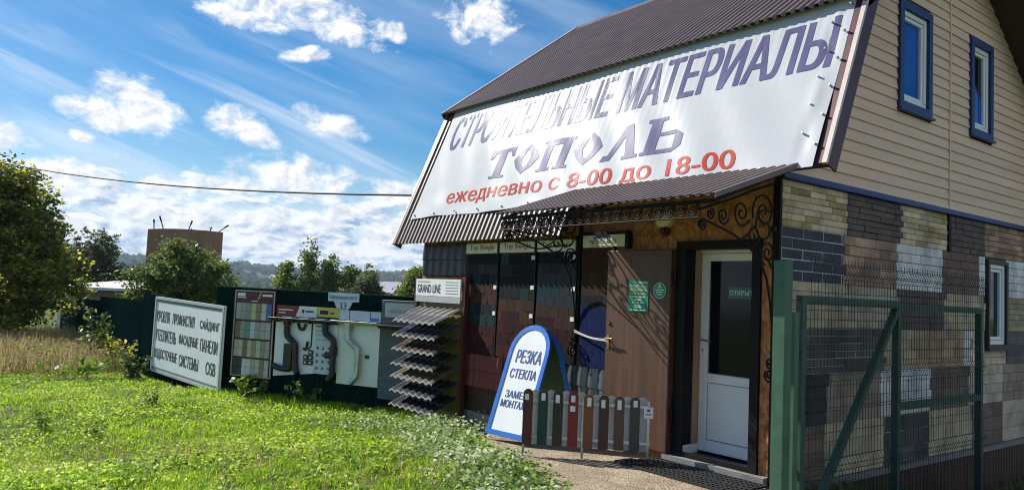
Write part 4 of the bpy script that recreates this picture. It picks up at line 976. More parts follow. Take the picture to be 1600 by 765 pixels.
SW = [[(.42, .44, .40), (.36, .37, .33), (.30, .31, .28), (.52, .50, .28), (.26, .21, .15), (.56, .54, .40), (.07, .16, .42)], [(.22, .18, .15), (.38, .33, .27), (.12, .34, .22), (.50, .60, .66), (.36, .36, .33), (.42, .42, .40), (.46, .46, .44)],
      [(.46, .45, .36), (.50, .50, .42), (.20, .15, .12), (.52, .50, .30), (.32, .28, .20), (.54, .54, .36), (.30, .29, .25), (.38, .38, .34)], [(.05, .055, .07), (.05, .055, .07), (.62, .64, .62), (.60, .62, .62), (.40, .40, .34), (.54, .52, .36), (.26, .22, .15), (.48, .50, .46)]]
for r, row in enumerate(SW):
    zt = 1.215 - r * .318; w = (x1 - x0 - .10) / len(row)
    for i, c in enumerate(row):
        b = MB(); m_ = mat('siding swatch ' + ' '.join(f'{k:.2f}' for k in c), c, .55, 0, .06, 8); xa = x0 + .05 + i * w
        b.bbox((xa, zt - .285, .031), (xa + w - .006, zt - .145, .050), m_, FT); b.bbox((xa, zt - .142, .031), (xa + w - .006, zt, .047), m_, FT); b.build('swatch', sb)
# gutter boards
bpl = mat('dark brown gutter plastic', (.020, .016, .018), .35)
gb = empty('gutter_board', tuple(FO), 'white board of dark brown gutters, downpipes and fittings with printed sheet', 'display board')
x0, x1 = fx(2.80), fx(1.48); b = MB(); b.add([(x0, .02, 0), (x1, .18 - .0, 0), (x1, 1.03, 0), (x0, 1.03, 0), (x0, .02, .02), (x1, .18, .02), (x1, 1.03, .02), (x0, 1.03, .02)], [(3, 2, 1, 0), (4, 5, 6, 7), (0, 1, 5, 4), (1, 2, 6, 5), (2, 3, 7, 6), (3, 0, 4, 7)], white_sheet, FT); b.build('panel', gb)
b = MB(); b.box((x0, 1.035, 0), (x0 + .50, 1.215, .022), maroon_ink, FT); b.prism([(x0 + .42, 1.035), (x0 + .86, 1.035), (x0 + .86, 1.215), (x0 + .50, 1.215)], .0225, .025, white_sheet, FT); b.box((x0 + .865, 1.055, 0), (x1 + .02, 1.215, .022), yellow_ink, FT)
b.box((x0 + .04, 1.13, .0225), (x0 + .36, 1.15, .024), white_sheet, FT); b.box((x0 + .05, 1.08, .0225), (x0 + .2, 1.098, .024), white_sheet, FT); b.box((x0 + .55, 1.10, .0255), (x0 + .60, 1.16, .027), maroon_ink, FT); b.box((x0 + .63, 1.115, .0255), (x0 + .80, 1.145, .027), navy_ink, FT)
b.box((x0 + .93, 1.10, .0225), (x0 + 1.1, 1.165, .024), ink, FT); b.box((x0 + 1.14, 1.11, .0225), (x0 + 1.22, 1.14, .024), maroon_ink, FT); b.build('header_sign', gb)
def curve(p, n=10):
    """smooth run through corner points"""
    out = [Vector(p[0])]
    for i in range(1, len(p) - 1):
        a, c, d = Vector(p[i - 1]), Vector(p[i]), Vector(p[i + 1]); r = min((a - c).length, (d - c).length, .12) * .5
        s_ = c + (a - c).normalized() * r; e = c + (d - c).normalized() * r
        for k in range(n + 1):
            t = k / n; out.append(s_ * (1 - t) ** 2 + c * 2 * t * (1 - t) + e * t * t)
    out.append(Vector(p[-1])); return out
b = MB(); zg_ = 1.0
for (xa, xb) in ((x0 - .06, x1 + .05),):
    n = 7; pr_ = [(.03 + .055 - .055 * math.cos(math.pi * k / 8), -.055 * math.sin(math.pi * k / 8)) for k in range(9)]
    vs = [(xa, zg_ + q, p) for p, q in pr_] + [(xb, zg_ + q, p) for p, q in pr_]; b.add(vs, [(i, i + 1, 9 + i + 1, 9 + i) for i in range(8)], bpl, FT, True)
    b.tube([FT @ Vector((xa, zg_, .03)), FT @ Vector((xb, zg_, .03))], .014, bpl, 6); b.tube([FT @ Vector((xa, zg_ + .0, .145)), FT @ Vector((xb, zg_, .145))], .014, bpl, 6)
    for k in range(4): u = xa + .15 + k * .35; b.box((u, zg_ - .065, .022), (u + .03, zg_ + .03, .15), bpl, FT)
b.build('gutter', gb)
b = MB(); b.tube([FT @ p for p in curve([(x0 + .30, .96, .08), (x0 + .30, .72, .08), (x0 + .50, .58, .08), (x0 + .52, .22, .08), (x0 + .60, .10, .11)])], .052, bpl, 12)
b.tube([FT @ Vector((x0 + .30, .99, .08)), FT @ Vector((x0 + .30, .90, .08))], .068, bpl, 12); b.build('downpipe', gb)
b = MB(); b.tube([FT @ p for p in curve([(x0 + 1.10, .96, .08), (x0 + 1.10, .80, .08), (x0 + 1.29, .70, .08), (x0 + 1.29, .14, .08), (x0 + 1.22, .05, .10)])], .050, bpl, 12); b.tube([FT @ Vector((x0 + 1.29, .60, .08)), FT @ Vector((x0 + 1.29, .45, .08))], .066, bpl, 12)
b.tube([FT @ Vector((x0 + 1.14, .45, .07)), FT @ Vector((x0 + 1.27, .45, .08))], .055, bpl, 10); b.build('downpipe', gb)
b = MB(); b.box((x0 + .27, .22, .022), (x0 + .44, .58, .10), bpl, FT); b.tube([FT @ p for p in curve([(x0 + .02, .20, .06), (x0 + .20, .16, .06), (x0 + .40, .16, .06), (x0 + .42, .30, .06)])], .05, bpl, 10)
b.tube([FT @ p for p in curve([(x0 + .50, .93, .04), (x0 + .53, .84, .04), (x0 + .62, .82, .04), (x0 + .66, .92, .04)])], .025, bpl, 8); b.tube([FT @ p for p in curve([(x0 + .64, .52, .04), (x0 + .70, .50, .04), (x0 + .72, .64, .04)])], .022, bpl, 8)
b.tube([FT @ p for p in curve([(x0 + .79, .95, .03), (x0 + .79, .56, .03), (x0 + .74, .52, .03)])], .012, bpl, 7)
for (i, j) in ((0, 0), (1, 0), (0, 1), (1, 1), (1, 2)): b.box((x0 + .65 + i * .10, .26 + j * .085, .021), (x0 + .74 + i * .10, .335 + j * .085, .045), bpl, FT); b.box((x0 + .675 + i * .10, .285 + j * .085, .046), (x0 + .715 + i * .10, .31 + j * .085, .048), white_sheet, FT)
b.build('fittings', gb)
b = MB(); b.box((x0 + .85, .13, .021), (x0 + 1.235, .95, .024), mat('cool printed paper', (.56, .62, .68), .5), FT)
rr = random.Random(5); 
b.box((x0 + .88, .89, .0245), (x0 + 1.10, .91, .026), maroon_ink, FT)
for r in range(3):
    for c in range(6): b.box((x0 + .88 + c * .055, .82 - r * .07, .0245), (x0 + .88 + c * .055 + rr.uniform(.02, .045), .835 - r * .07, .026), ink_grey, FT)
for r in range(4):
    for c in range(3):
        u, v = x0 + .92 + c * .12, .55 - r * .11; b.prism([(u - .03, v - rr.uniform(.0, .03)), (u + rr.uniform(0, .03), v - .03), (u + .03, v + rr.uniform(0, .02)), (u - rr.uniform(0, .02), v + .03)], .0245, .026, mat('slate print', (.10, .13, .17), .6), FT)
b.build('printed_sheet', gb)
zb_ = empty('gutter_board', tuple(FO), 'plain white board with one bare metal downpipe beside the grey wave panel', 'display board')
x2, x3 = fx(1.475), fx(.665); b = MB(); b.box((x2 + .004, .01, 0), (x3, 1.01, .02), mat('off white board', (.78, .82, .78), .45, 0, .05, 2), FT); b.box((x2 + .004, 1.03, 0), (x3, 1.19, .02), mat('pale blue header', (.56, .63, .70), .5), FT); b.build('panel', zb_)
b = MB(); b.box((x2 + .20, 1.035, .0205), (x2 + .212, 1.185, .024), navy_ink, FT); b.box((x3 - .20, 1.035, .0205), (x3 - .188, 1.185, .024), navy_ink, FT); b.box((x3 - .18, 1.04, .0205), (x3 - .03, 1.09, .024), mat('mid blue print', (.05, .2, .5), .5), FT); b.build('header_print', zb_)
b = MB(); n = 9; pr_ = [(.03 + .055 - .055 * math.cos(math.pi * k / 8), -.055 * math.sin(math.pi * k / 8)) for k in range(9)]; xa, xb, zq = x2 - .08, x3 + .02, 1.015
b.add([(xa, zq + q, p) for p, q in pr_] + [(xb, zq + q, p) for p, q in pr_], [(i, i + 1, 9 + i + 1, 9 + i) for i in range(8)], zinc, FT, True); b.tube([FT @ Vector((xa, zq, .145)), FT @ Vector((xb, zq, .145))], .013, zinc, 6); b.build('gutter', zb_)
b = MB(); b.tube([FT @ p for p in curve([(x2 + .24, .99, .08), (x2 + .24, .74, .085), (x2 + .46, .58, .085), (x2 + .46, .16, .085), (x2 + .36, .05, .12)])], .05, zinc, 14); b.tube([FT @ Vector((x2 + .24, 1.0, .085)), FT @ Vector((x2 + .24, .90, .085))], .07, zinc, 14)
b.box((x2 + .56, .45, .021), (x2 + .63, .50, .04), bpl, FT); b.build('downpipe', zb_)
b = MB(); xa, xb, zq = x3 + .03, x3 + .62, .99
b.add([(xa, zq + q, p + .0) for p, q in pr_] + [(xb, zq + q, p) for p, q in pr_], [(i, i + 1, 9 + i + 1, 9 + i) for i in range(8)], bpl, FT, True); b.tube([FT @ Vector((xa, zq, .145)), FT @ Vector((xb, zq, .145))], .013, bpl, 6)
tag(b.build('gutter_length', None), 'short dark gutter length jutting across the grey wave panel', 'gutter')
# street plate
pl = empty('street_plate', tuple(FO), 'white house number plate with street name and 33 on the fence', 'plate'); xa, xb = fx(1.73), fx(1.11); T = frame(FO + FN * .02, -DF, Z)
b = MB(); m_ = (xa + xb) / 2; k = 14; poly = [(xb, 1.325), (xb, 1.465), (xa, 1.465), (xa, 1.325), (m_ - .19, 1.325)] + [(m_ - .17 * math.cos(math.pi * i / k), 1.325 - .16 * math.sin(math.pi * i / k)) for i in range(1, k)] + [(m_ + .19, 1.325)]
b.prism(poly, 0, .012, mat('bluish white enamel', (.60, .68, .76), .35), T); b.build('panel', pl)
b = MB(); text(b, 'Серпуховское шоссе', xa + .03, 1.345, xb - .03, 1.43, navy_ink, T, .015, .02); text(b, '33', m_ - .07, 1.20, m_ + .07, 1.31, navy_ink, T, .015, .03); b.build('lettering', pl)
# grey fine-wave panel with small header
wp = empty('wave_panel', tuple(P0), 'narrow grey panel of fine horizontal waves beside the tile rack', 'sample panel'); x4, x5 = fx(.655), fx(.06); b = MB(); gm_ = mat('grey wave sheet', (.20, .215, .22), .4, .3); pf_ = wave(-.16, 1.39, .038, .018, 6)
b.corr(pf_, lambda v, o: tuple(FT @ Vector((x4, v, .005 + o))), lambda v, o: tuple(FT @ Vector((x5, v, .005 + o))), gm_); b.build('sheet', wp)
b = MB(); b.box((x4 + .08, 1.12, .028), (x5 + .02, 1.345, .04), mat('pale grey sign', (.48, .51, .53), .5), FT); h_ = b.build('header_sign', wp); b = MB(); text(b, 'GRAND LINE', x4 + .15, 1.19, x5 - .06, 1.24, ink_grey, FT, .043, .03); b.build('lettering', h_)

# ================================================================== OVERHEAD CABLE
CSAG = .9
p, q = Vector((-6.58, .08, 3.06)), Vector((-40, -9, 8.4)); b = MB(); b.tube([p + (q - p) * t - Z * (CSAG * 4 * t * (1 - t)) for t in np.linspace(0, 1, 30)], .018, ink, 5)
tag(b.build('overhead_cable', None), 'black overhead cable sagging across the sky to the roof edge', 'cable')

# ================================================================== FAR BUILDINGS
bb = empty('billboard', (-61, 10.8, -2), 'brown back of a curved billboard with lamp arms behind the trees', 'billboard')
pa, pb = Vector((-63.1, 8.4, 0)), Vector((-59.4, 13.15, 0)); d = (pb - pa).normalized(); n = Vector((d.y, -d.x, 0)); L_ = (pb - pa).length
b = MB(); k = 10; rust = mat('rust brown sheet', (.27, .145, .09), .8, 0, .2, .8, .1, 6, stretch=(1, 1, .2)); fr_, bk_ = [], []
for i in range(k + 1):
    t = i / k; o = pa + d * L_ * t + n * (.35 * 4 * t * (1 - t)); fr_.append(o); bk_.append(o - n * .25)
zb, zt = 2.75, 5.55
vs = [tuple(o + Z * zb) for o in fr_] + [tuple(o + Z * (zt + .1 * 4 * i / k * (1 - i / k))) for i, o in enumerate(fr_)] + [tuple(o + Z * zb) for o in bk_] + [tuple(o + Z * (zt + .1 * 4 * i / k * (1 - i / k))) for i, o in enumerate(bk_)]
m_ = k + 1; fs = [(i, i + 1, m_ + i + 1, m_ + i) for i in range(k)] + [(2 * m_ + i + 1, 2 * m_ + i, 3 * m_ + i, 3 * m_ + i + 1) for i in range(k)] + [(m_ + i, m_ + i + 1, 3 * m_ + i + 1, 3 * m_ + i) for i in range(k)] + [(i + 1, i, 2 * m_ + i, 2 * m_ + i + 1) for i in range(k)] + [(0, m_, 3 * m_, 2 * m_), (k, 2 * m_ + k, 3 * m_ + k, m_ + k)]
b.add(vs, fs, rust); b.build('panel', bb)
for t, dx_, h in ((.08, -.05, .75), (.22, -.35, 1.0), (.56, .25, .75), (.60, .0, .2), (.84, .1, .35), (.95, .7, .55)):
    o = pa + d * L_ * t + n * (.35 * 4 * t * (1 - t)) - n * .12 + Z * zt; b = MB(); b.tube([o, o + d * dx_ + Z * h], .045, dark_metal, 5); b.bar(tuple(o + d * dx_ * .7 + Z * h * .7), tuple(o + d * dx_ * 1.1 + Z * h * 1.08), .10, .10, dark_metal); b.build('lamp_arm', bb)
b = MB(); c = (pa + pb) / 2 - n * .4
for t in (.3, .7): b = MB(); o = pa + d * L_ * t - n * .2; b.box((o.x - .15, o.y - .15, -4), (o.x + .15, o.y + .15, 4.5), rust); b.build('post', bb)
# long low garage with pale roof beyond the left fence
gr = empty('garage', (-50, 2.5, -1), 'long low garage with pale flat roof beyond the stepped fence', 'garage')
a, c = Vector((-44.6, .15, 0)), Vector((-41.6, 4.3, 0)); d = (c - a).normalized(); n = Vector((d.y, -d.x, 0)); T = frame(a, d, Z)
b = MB(); L_ = (c - a).length; b.box((0, -1.6, -9), (L_, .95, 0), mat('grey brown plank wall', (.17, .13, .11), .8, 0, .3, 3), T); b.box((0, -1.6, .001), (L_, .10, .03), mat('white garage doors', (.55, .56, .55), .6), T); b.build('wall', gr)
b = MB(); b.add([(-.2, .96, .4), (L_ + .2, .96, .4), (L_ + .2, 1.45, -9.3), (-.2, 1.45, -9.3), (-.2, .82, .4), (L_ + .2, .82, .4), (L_ + .2, 1.3, -9.3), (-.2, 1.3, -9.3)], [(0, 1, 2, 3), (7, 6, 5, 4), (0, 4, 5, 1), (1, 5, 6, 2), (2, 6, 7, 3), (3, 7, 4, 0)], mat('pale weathered roofing', (.62, .62, .62), .6), T); b.build('roof', gr)
# pale roofs of houses down in the valley
def house(x, y, z, w, dp, h, rh, ang, label, wallc, roofc):
    t = empty('house', (x, y, z), label, 'house', 'houses down in the valley'); T = Matrix.Translation((x, y, z)) @ Matrix.Rotation(ang, 4, 'Z')
    b = MB(); b.box((-w / 2, -dp / 2, -3), (w / 2, dp / 2, h), mat(f'house wall {wallc}', wallc, .8), T); b.build('wall', t)
    b = MB(); b.add([(-w / 2 - .4, -dp / 2 - .4, h), (w / 2 + .4, -dp / 2 - .4, h), (w / 2 + .4, dp / 2 + .4, h), (-w / 2 - .4, dp / 2 + .4, h), (-w / 2 - .4, 0, h + rh), (w / 2 + .4, 0, h + rh)], [(0, 1, 5, 4), (2, 3, 4, 5), (0, 4, 3), (1, 2, 5), (3, 2, 1, 0)], mat(f'house roof {roofc}', roofc, .5), T); b.build('roof', t)
    for k in (-.25, .25):
        b = MB(); b.box((w * k - .5, -dp / 2 - .03, h * .4), (w * k + .5, -dp / 2 - .005, h * .75), glass_dark, T); b.build('window', t)

# ================================================================== VEGETATION
def leaves(centers, size, spread=0.0, flat=.55, curl=.25, up=0.0):
    """folded two-triangle-pair leaf at every centre, random attitude"""
    n = len(centers); a = rng.normal(size=(n, 3)); a[:, 2] *= flat; a /= np.linalg.norm(a, axis=1)[:, None]
    b = rng.normal(size=(n, 3)); b[:, 2] += up; b -= (b * a).sum(1)[:, None] * a; b /= np.linalg.norm(b, axis=1)[:, None]; c = np.cross(a, b)
    s = size * rng.uniform(.6, 1.35, (n, 1)); C0 = np.asarray(centers)
    V = np.stack([C0 - a * s, C0 + b * s * .55 + c * s * curl * .5, C0 + a * s, C0 - b * s * .55 + c * s * curl * .5], 1).reshape(-1, 3)
    F = np.arange(4 * n).reshape(n, 4); return V, F
def vnoise(x, y, s, seed=0):
    r = np.random.default_rng(seed); t = r.random((64, 64)); x = x * s; y = y * s; i = np.floor(x).astype(int); j = np.floor(y).astype(int); u = x - i; v = y - j; u = u * u * (3 - 2 * u); v = v * v * (3 - 2 * v)
    g = lambda a, b_: t[a % 64, b_ % 64]
    return (g(i, j) * (1 - u) + g(i + 1, j) * u) * (1 - v) + (g(i, j + 1) * (1 - u) + g(i + 1, j + 1) * u) * v
bark = mat('grey brown bark', (.06, .045, .035), .9, 0, .3, 8, .5, 30)
def tree(name, base, blobs, nclump, per, size, lm, label, cat='tree', clr=.42, trunk_r=.12, group=None, trunk_top=None, lm2=None, frac2=0.0):
    base = Vector(base); t = empty(name, tuple(base), label, cat, group)
    cs = []
    wts = np.array([r[0] * r[1] * r[2] for _, r in blobs]) ** .75; wts /= wts.sum()
    while len(cs) < nclump:
        k = rng.choice(len(blobs), p=wts); c, r = blobs[k]; d = rng.normal(size=3); d /= np.linalg.norm(d); q = rng.random() ** .42
        cs.append(np.array(c) + d * q * np.array(r) * rng.uniform(.85, 1.12))
    cs = np.array(cs) + np.array(base)
    sizes = rng.uniform(.55, 1.35, len(cs)) * clr
    pts = (cs[:, None, :] + rng.normal(size=(len(cs), per, 3)) * sizes[:, None, None] * np.array([1, 1, .62]) * .55)
    drop = pts[..., 2] > base.z + .15; pts = pts.reshape(-1, 3)[drop.ravel()]
    if lm2 is not None:
        msk = rng.random(len(pts)) < frac2; V, F = leaves(pts[~msk], size); np_mesh('crown', V, F, lm, t); V, F = leaves(pts[msk], size); np_mesh('leaf_tuft', V, F, lm2, t)
    else:
        V, F = leaves(pts, size); np_mesh('crown', V, F, lm, t)
    b = MB(); top = Vector(trunk_top) + base if trunk_top else Vector(np.array(blobs[0][0])) + base
    mid = base + (top - base) * .5 + Vector((rng.normal() * .1, rng.normal() * .1, 0)); b.tube([base - Z * .2, base + (mid - base) * .4, mid, top], [trunk_r * 1.25, trunk_r, trunk_r * .75, trunk_r * .35], bark, 8)
    for i in rng.choice(len(cs), min(26, len(cs)), replace=False):
        e = Vector(cs[i]); s_ = base + (top - base) * float(np.clip((e.z - base.z) / max(.1, (top.z - base.z)) * .7, .15, .95)); m_ = (s_ + e) / 2 + Vector((rng.normal() * .12, rng.normal() * .12, .1)); b.tube([s_, m_, e], [trunk_r * .4, trunk_r * .25, trunk_r * .1], bark, 5)
    b.build('trunk', t); return t
lf_yel = leafmat('yellow green foliage', [(.07, .105, .014), (.15, .19, .022), (.38, .40, .05), (.46, .42, .065)], .60)
lf_mid = leafmat('mid green foliage', [(.035, .065, .018), (.08, .13, .030), (.16, .22, .05)], .45)
lf_dark = leafmat('dark olive foliage', [(.028, .042, .018), (.065, .088, .034), (.14, .165, .07)], .42)
lf_brt = leafmat('bright green foliage', [(.065, .12, .018), (.13, .20, .03), (.20, .28, .045)], .42)
lf_rust = leafmat('rusty autumn foliage', [(.12, .05, .012), (.20, .08, .02), (.12, .10, .02)], .3)
tree('broadleaf_tree', (-27.0, -4.4, -.85), [((0, 0, 3.3), (1.9, 1.9, 2.6)), ((-.3, .9, 4.2), (1.3, 1.2, 1.7)), ((.5, 1.6, 2.2), (1.2, 1.1, 1.5)), ((-.3, -1.3, 3.2), (1.6, 1.5, 2.5)), ((.2, .2, .9), (1.2, 1.5, .8)), ((0, -1.5, .9), (1.4, 1.6, .8)), ((0, .4, 5.2), (.9, .9, 1.2)), ((.3, 2.0, 3.1), (.9, .9, 1.2)), ((.2, 2.3, 2.0), (.7, .8, .8))], 540, 66, .088, lf_yel, 'large yellow green tree rising from the weeds at the far left', trunk_r=.2, trunk_top=(0, 0, 4.2), lm2=lf_mid, frac2=.50)
tree('broadleaf_tree', (-33.8, -3.3, -1.0), [((0, 0, 3.0), (1.2, 1.2, 1.8)), ((.2, .9, 2.9), (1.0, 1.0, 1.3)), ((.2, 1.5, 2.6), (.7, .7, .7))], 170, 58, .085, lf_dark, 'dark bushy tree with rusty leaves between the garage and the large tree', trunk_r=.14, lm2=lf_rust, frac2=.10)
tree('broadleaf_tree', (-56.5, 3.2, -1.5), [((0, 0, 3.6), (2.1, 2.1, 2.7)), ((.6, 1.0, 4.2), (1.2, 1.2, 1.7)), ((-.5, -1.4, 3.6), (1.6, 1.6, 2.0)), ((1.0, 2.2, 2.7), (1.2, 1.2, 1.8))], 230, 55, .11, lf_dark, 'grey green tree standing behind the pale roofed garage', trunk_r=.16)
tree('broadleaf_tree', (-27.8, 2.1, -.9), [((0, 0, 2.4), (1.3, 1.5, 1.6)), ((-.6, -1.0, 2.0), (1.0, 1.0, 1.1)), ((.6, 1.0, 2.2), (1.0, 1.0, 1.2)), ((-.2, -.1, 3.4), (.8, .8, .7)), ((.3, .2, 1.2), (1.5, 1.9, .8))], 250, 60, .085, lf_mid, 'leafy green tree in front of the brown billboard', trunk_r=.13, lm2=lf_brt, frac2=.28)
for i, (x, y, zt, w, lab) in enumerate([(-54.0, 16.6, 4.0, .75, 'slender pointed tree at the near end of the row behind the fence'), (-53.3, 18.2, 5.1, .95, 'tallest pointed tree of the row behind the green fence'), (-52.8, 19.6, 4.4, .9, 'pointed tree next to the tallest one behind the green fence'), (-52.2, 21.2, 3.9, .95, 'broad light green tree in the row behind the green fence'), (-51.8, 22.6, 3.4, .8, 'lowest tree of the pointed row behind the street plate')]):
    b0 = gzf(x, y); H = zt - b0
    tree('young_tree', (x, y, b0), [((0, 0, H * .45), (w, w, H * .36)), ((0, 0, H * .75), (w * .5, w * .5, H * .25)), ((.1, .1, H * .25), (w * 1.05, w * 1.05, H * .22))], 130, 55, .115, lf_brt, lab, 'tree', .5, .08, 'row of young trees behind the green fence', lm2=lf_mid, frac2=.35)
for x, y, zt, w, lm, lab in [(-44.0, 18.4, 2.5, 1.15, lf_dark, 'dark loose bush between the pointed trees and the pale roofs'), (-42.0, 20.3, 2.1, .9, lf_dark, 'low dark bush in front of the pale roofs'), (-40.4, 20.0, 3.2, .85, lf_brt, 'slim yellow green bush beside the pale roofs'), (-38.6, 20.6, 2.9, 1.1, lf_yel, 'yellow green bush just left of the tile rack'), (-38.0, 22.3, 2.6, 1.1, lf_brt, 'bright bush partly hidden behind the shop wall')]:
    b0 = gzf(x, y); H = zt - b0; tree('bush', (x, y, b0), [((0, 0, H * .5), (w, w, H * .42)), ((.2, .2, H * .8), (w * .5, w * .5, H * .22))], 140, 55, .095, lm, lab, 'bush', .45, .06, 'bushes behind the fence and the rack')
house(-122, 62, -1.0, 9, 7, 1.9, 2.0, .9, 'house with pale lilac roof between the bushes', (.4, .38, .36), (.52, .50, .55))
house(-112, 64, -1.2, 8, 7, 1.9, 1.7, .7, 'house with pale grey roof right of the lilac roofed one', (.4, .38, .36), (.48, .48, .52))

# hills with forest on them across the valley
def hill_z(az, d):
    base = -26 + 0 * d; rise = sm((d - 500) / 2100)
    h = 82 + 12 * np.sin(az * 7 + .5) + 8 * np.sin(az * 17 + 2) - 14 * sm((az + .12) / .2)
    return base + rise * h + 3 * np.sin(d * .01 + az * 30)
FH = np.array([-.791, .611]); RH = np.array([.611, .791])
def build_hills():
    az = np.linspace(-1.5, 1.0, 260); ds = np.geomspace(420, 3600, 46); A_, D_ = np.meshgrid(az, ds, indexing='ij')
    px = CAM.x + D_ * (np.cos(A_) * FH[0] + np.sin(A_) * RH[0]); py = CAM.y + D_ * (np.cos(A_) * FH[1] + np.sin(A_) * RH[1]); pz = hill_z(A_, D_)
    pz[:, 0] = -45
    V = np.stack([px, py, pz], -1).reshape(-1, 3); n = len(ds); i, j = np.meshgrid(np.arange(len(az) - 1), np.arange(n - 1), indexing='ij'); a = (i * n + j).ravel()
    m_ = mat('wooded hillside', (.022, .038, .016), .95, 0, .5, .012, spec=.1, col2=(.06, .075, .03)); o = np_mesh('hills', V, np.stack([a, a + n, a + n + 1, a + 1], -1), m_, smooth=True); tag(o, 'wooded hills across the valley', 'hills', kind='structure')
    # forest crowns as one far-off mass
    N_ = 14000; a_ = rng.uniform(-.85, .45, N_); d_ = 300 * (3300 / 300) ** (rng.random(N_) ** .8); gz_ = np.where(d_ < 520, -22 + 0 * d_, hill_z(a_, d_))
    keep = vnoise(a_ * 40, np.log(d_) * 12, 1.0, 3) > .30; a_, d_, gz_ = a_[keep], d_[keep], gz_[keep]; n = len(a_)
    cx = CAM.x + d_ * (np.cos(a_) * FH[0] + np.sin(a_) * RH[0]); cy = CAM.y + d_ * (np.cos(a_) * FH[1] + np.sin(a_) * RH[1])
    s = rng.uniform(4, 8, n) * (1 + d_ / 5000); dirs = np.array([(math.cos(t), math.sin(t), h) for h in (-.6, .25) for t in np.linspace(0, 2 * math.pi, 7)[:-1]] + [(0, 0, 1), (0, 0, -1)])
    k = len(dirs); P = dirs[None] * (s[:, None, None] * rng.uniform(.7, 1.25, (n, k, 1))) * np.array([1, 1, .9]); P += np.stack([cx, cy, gz_ + s * .55], -1)[:, None, :]
    q = [(t, (t + 1) % 6, 6 + (t + 1) % 6, 6 + t) for t in range(6)]; tr = [(6 + t, 6 + (t + 1) % 6, 12, 12) for t in range(6)]
    F = (np.array(q)[None] + (np.arange(n) * k)[:, None, None]).reshape(-1, 4); F3 = (np.array(tr)[None, :, :3] + (np.arange(n) * k)[:, None, None]).reshape(-1, 3)
    F3q = np.concatenate([F3, F3[:, 2:3]], 1)
    me = bpy.data.meshes.new('forest'); 
    me.vertices.add(n * k); me.vertices.foreach_set('co', P.reshape(-1).astype(np.float32)); tot = np.concatenate([np.full(len(F), 4), np.full(len(F3), 3)]).astype(np.int32); lv = np.concatenate([F.ravel(), F3.ravel()]).astype(np.int32)
    me.loops.add(len(lv)); me.loops.foreach_set('vertex_index', lv); me.polygons.add(len(tot)); me.polygons.foreach_set('loop_start', np.concatenate([[0], np.cumsum(tot)[:-1]]).astype(np.int32)); me.polygons.foreach_set('loop_total', tot); me.update(calc_edges=True)
    me.polygons.foreach_set('use_smooth', np.ones(len(tot), bool)); me.materials.append(leafmat('far forest crowns', [(.015, .03, .012), (.03, .05, .018), (.055, .075, .025), (.08, .09, .03)], 0, 1.0, 0.0)); o = bpy.data.objects.new('forest', me); COL.objects.link(o); tag(o, 'far-off wood covering the valley and the hills', 'forest', kind='stuff')
build_hills()
for a_, d_, w, lab in [(-.282, 1500, 15, 'white house farthest up the wooded hillside'), (-.298, 1420, 17, 'white house lower on the wooded hillside'), (-.255, 1480, 13, 'small white house apart on the wooded hillside')]:
    x = CAM.x + d_ * (math.cos(a_) * FH[0] + math.sin(a_) * RH[0]); y = CAM.y + d_ * (math.cos(a_) * FH[1] + math.sin(a_) * RH[1]); house(x, y, float(hill_z(np.array(a_), np.array(float(d_)))) + 3, w, 11, 10, 5, .66, lab, (.75, .74, .72), (.45, .35, .33))

# --- lawn
def blades(P, h, w, lean, name, m_, label, cat):
    n = len(P); t = rng.uniform(0, 2 * math.pi, n); d = np.stack([np.cos(t), np.sin(t), np.zeros(n)], -1); side = np.stack([-d[:, 1], d[:, 0], np.zeros(n)], -1)
    h = h * rng.uniform(.55, 1.3, n); w = w * rng.uniform(.7, 1.3, n); l = lean * rng.uniform(.3, 1.5, n)
    hm = h[:, None]; up = np.array([0, 0, 1.0])
    m1 = P + up * hm * .55 + d * (l * h)[:, None] * .35; tip = P + up * hm * np.clip(1 - .25 * l, .3, 1)[:, None] + d * (l * h)[:, None]
    s = side * w[:, None] * .5
    V = np.stack([P - s, P + s, m1 + s * .85, m1 - s * .85, tip], 1).reshape(-1, 3)
    b0 = np.arange(n) * 5; F = np.stack([b0, b0 + 1, b0 + 2, b0 + 3], -1); F3 = np.stack([b0 + 3, b0 + 2, b0 + 4], -1)
    me = bpy.data.meshes.new(name); me.vertices.add(n * 5); me.vertices.foreach_set('co', V.ravel().astype(np.float32)); lv = np.concatenate([F.ravel(), F3.ravel()]).astype(np.int32); tot = np.concatenate([np.full(n, 4), np.full(n, 3)]).astype(np.int32)
    me.loops.add(len(lv)); me.loops.foreach_set('vertex_index', lv); me.polygons.add(2 * n); me.polygons.foreach_set('loop_start', np.concatenate([[0], np.cumsum(tot)[:-1]]).astype(np.int32)); me.polygons.foreach_set('loop_total', tot); me.update(calc_edges=True)
    me.materials.append(m_); o = bpy.data.objects.new(name, me); COL.objects.link(o)
    return tag(o, label, cat, kind='stuff')
def fence_y(x):  # front line of fences
    x = np.asarray(x); return np.where(x > -10.1, .1 + (x + 6.35) * (.449 / .894), np.where(x > -13, -1.75 + (x + 10.1) * .12, -2.1 - (x + 13) * .072))
def scatter(n, x0, x1, y0, y1, nearw=True):
    x = rng.uniform(x0, x1, n); y = rng.uniform(y0, y1, n); d = np.hypot(x - CAM.x, y - CAM.y)
    k = ~in_poly(x, y, PAVE) & ((x > -6.0) | (y < fence_y(x) - .12)) & ((y < -.05) | (x < -6.2) | (x > .1))
    ang = np.arctan2((x - CAM.x) * RH[0] + (y - CAM.y) * RH[1], (x - CAM.x) * FH[0] + (y - CAM.y) * FH[1])
    k &= (ang > -.85) & (ang < .8)
    if nearw: k &= rng.random(n) < np.clip((8.5 / d) ** 1.25, 0, 1)
    k &= ~((x > .1) & (y > -.5) & (x < .45))
    return x[k], y[k], d[k]
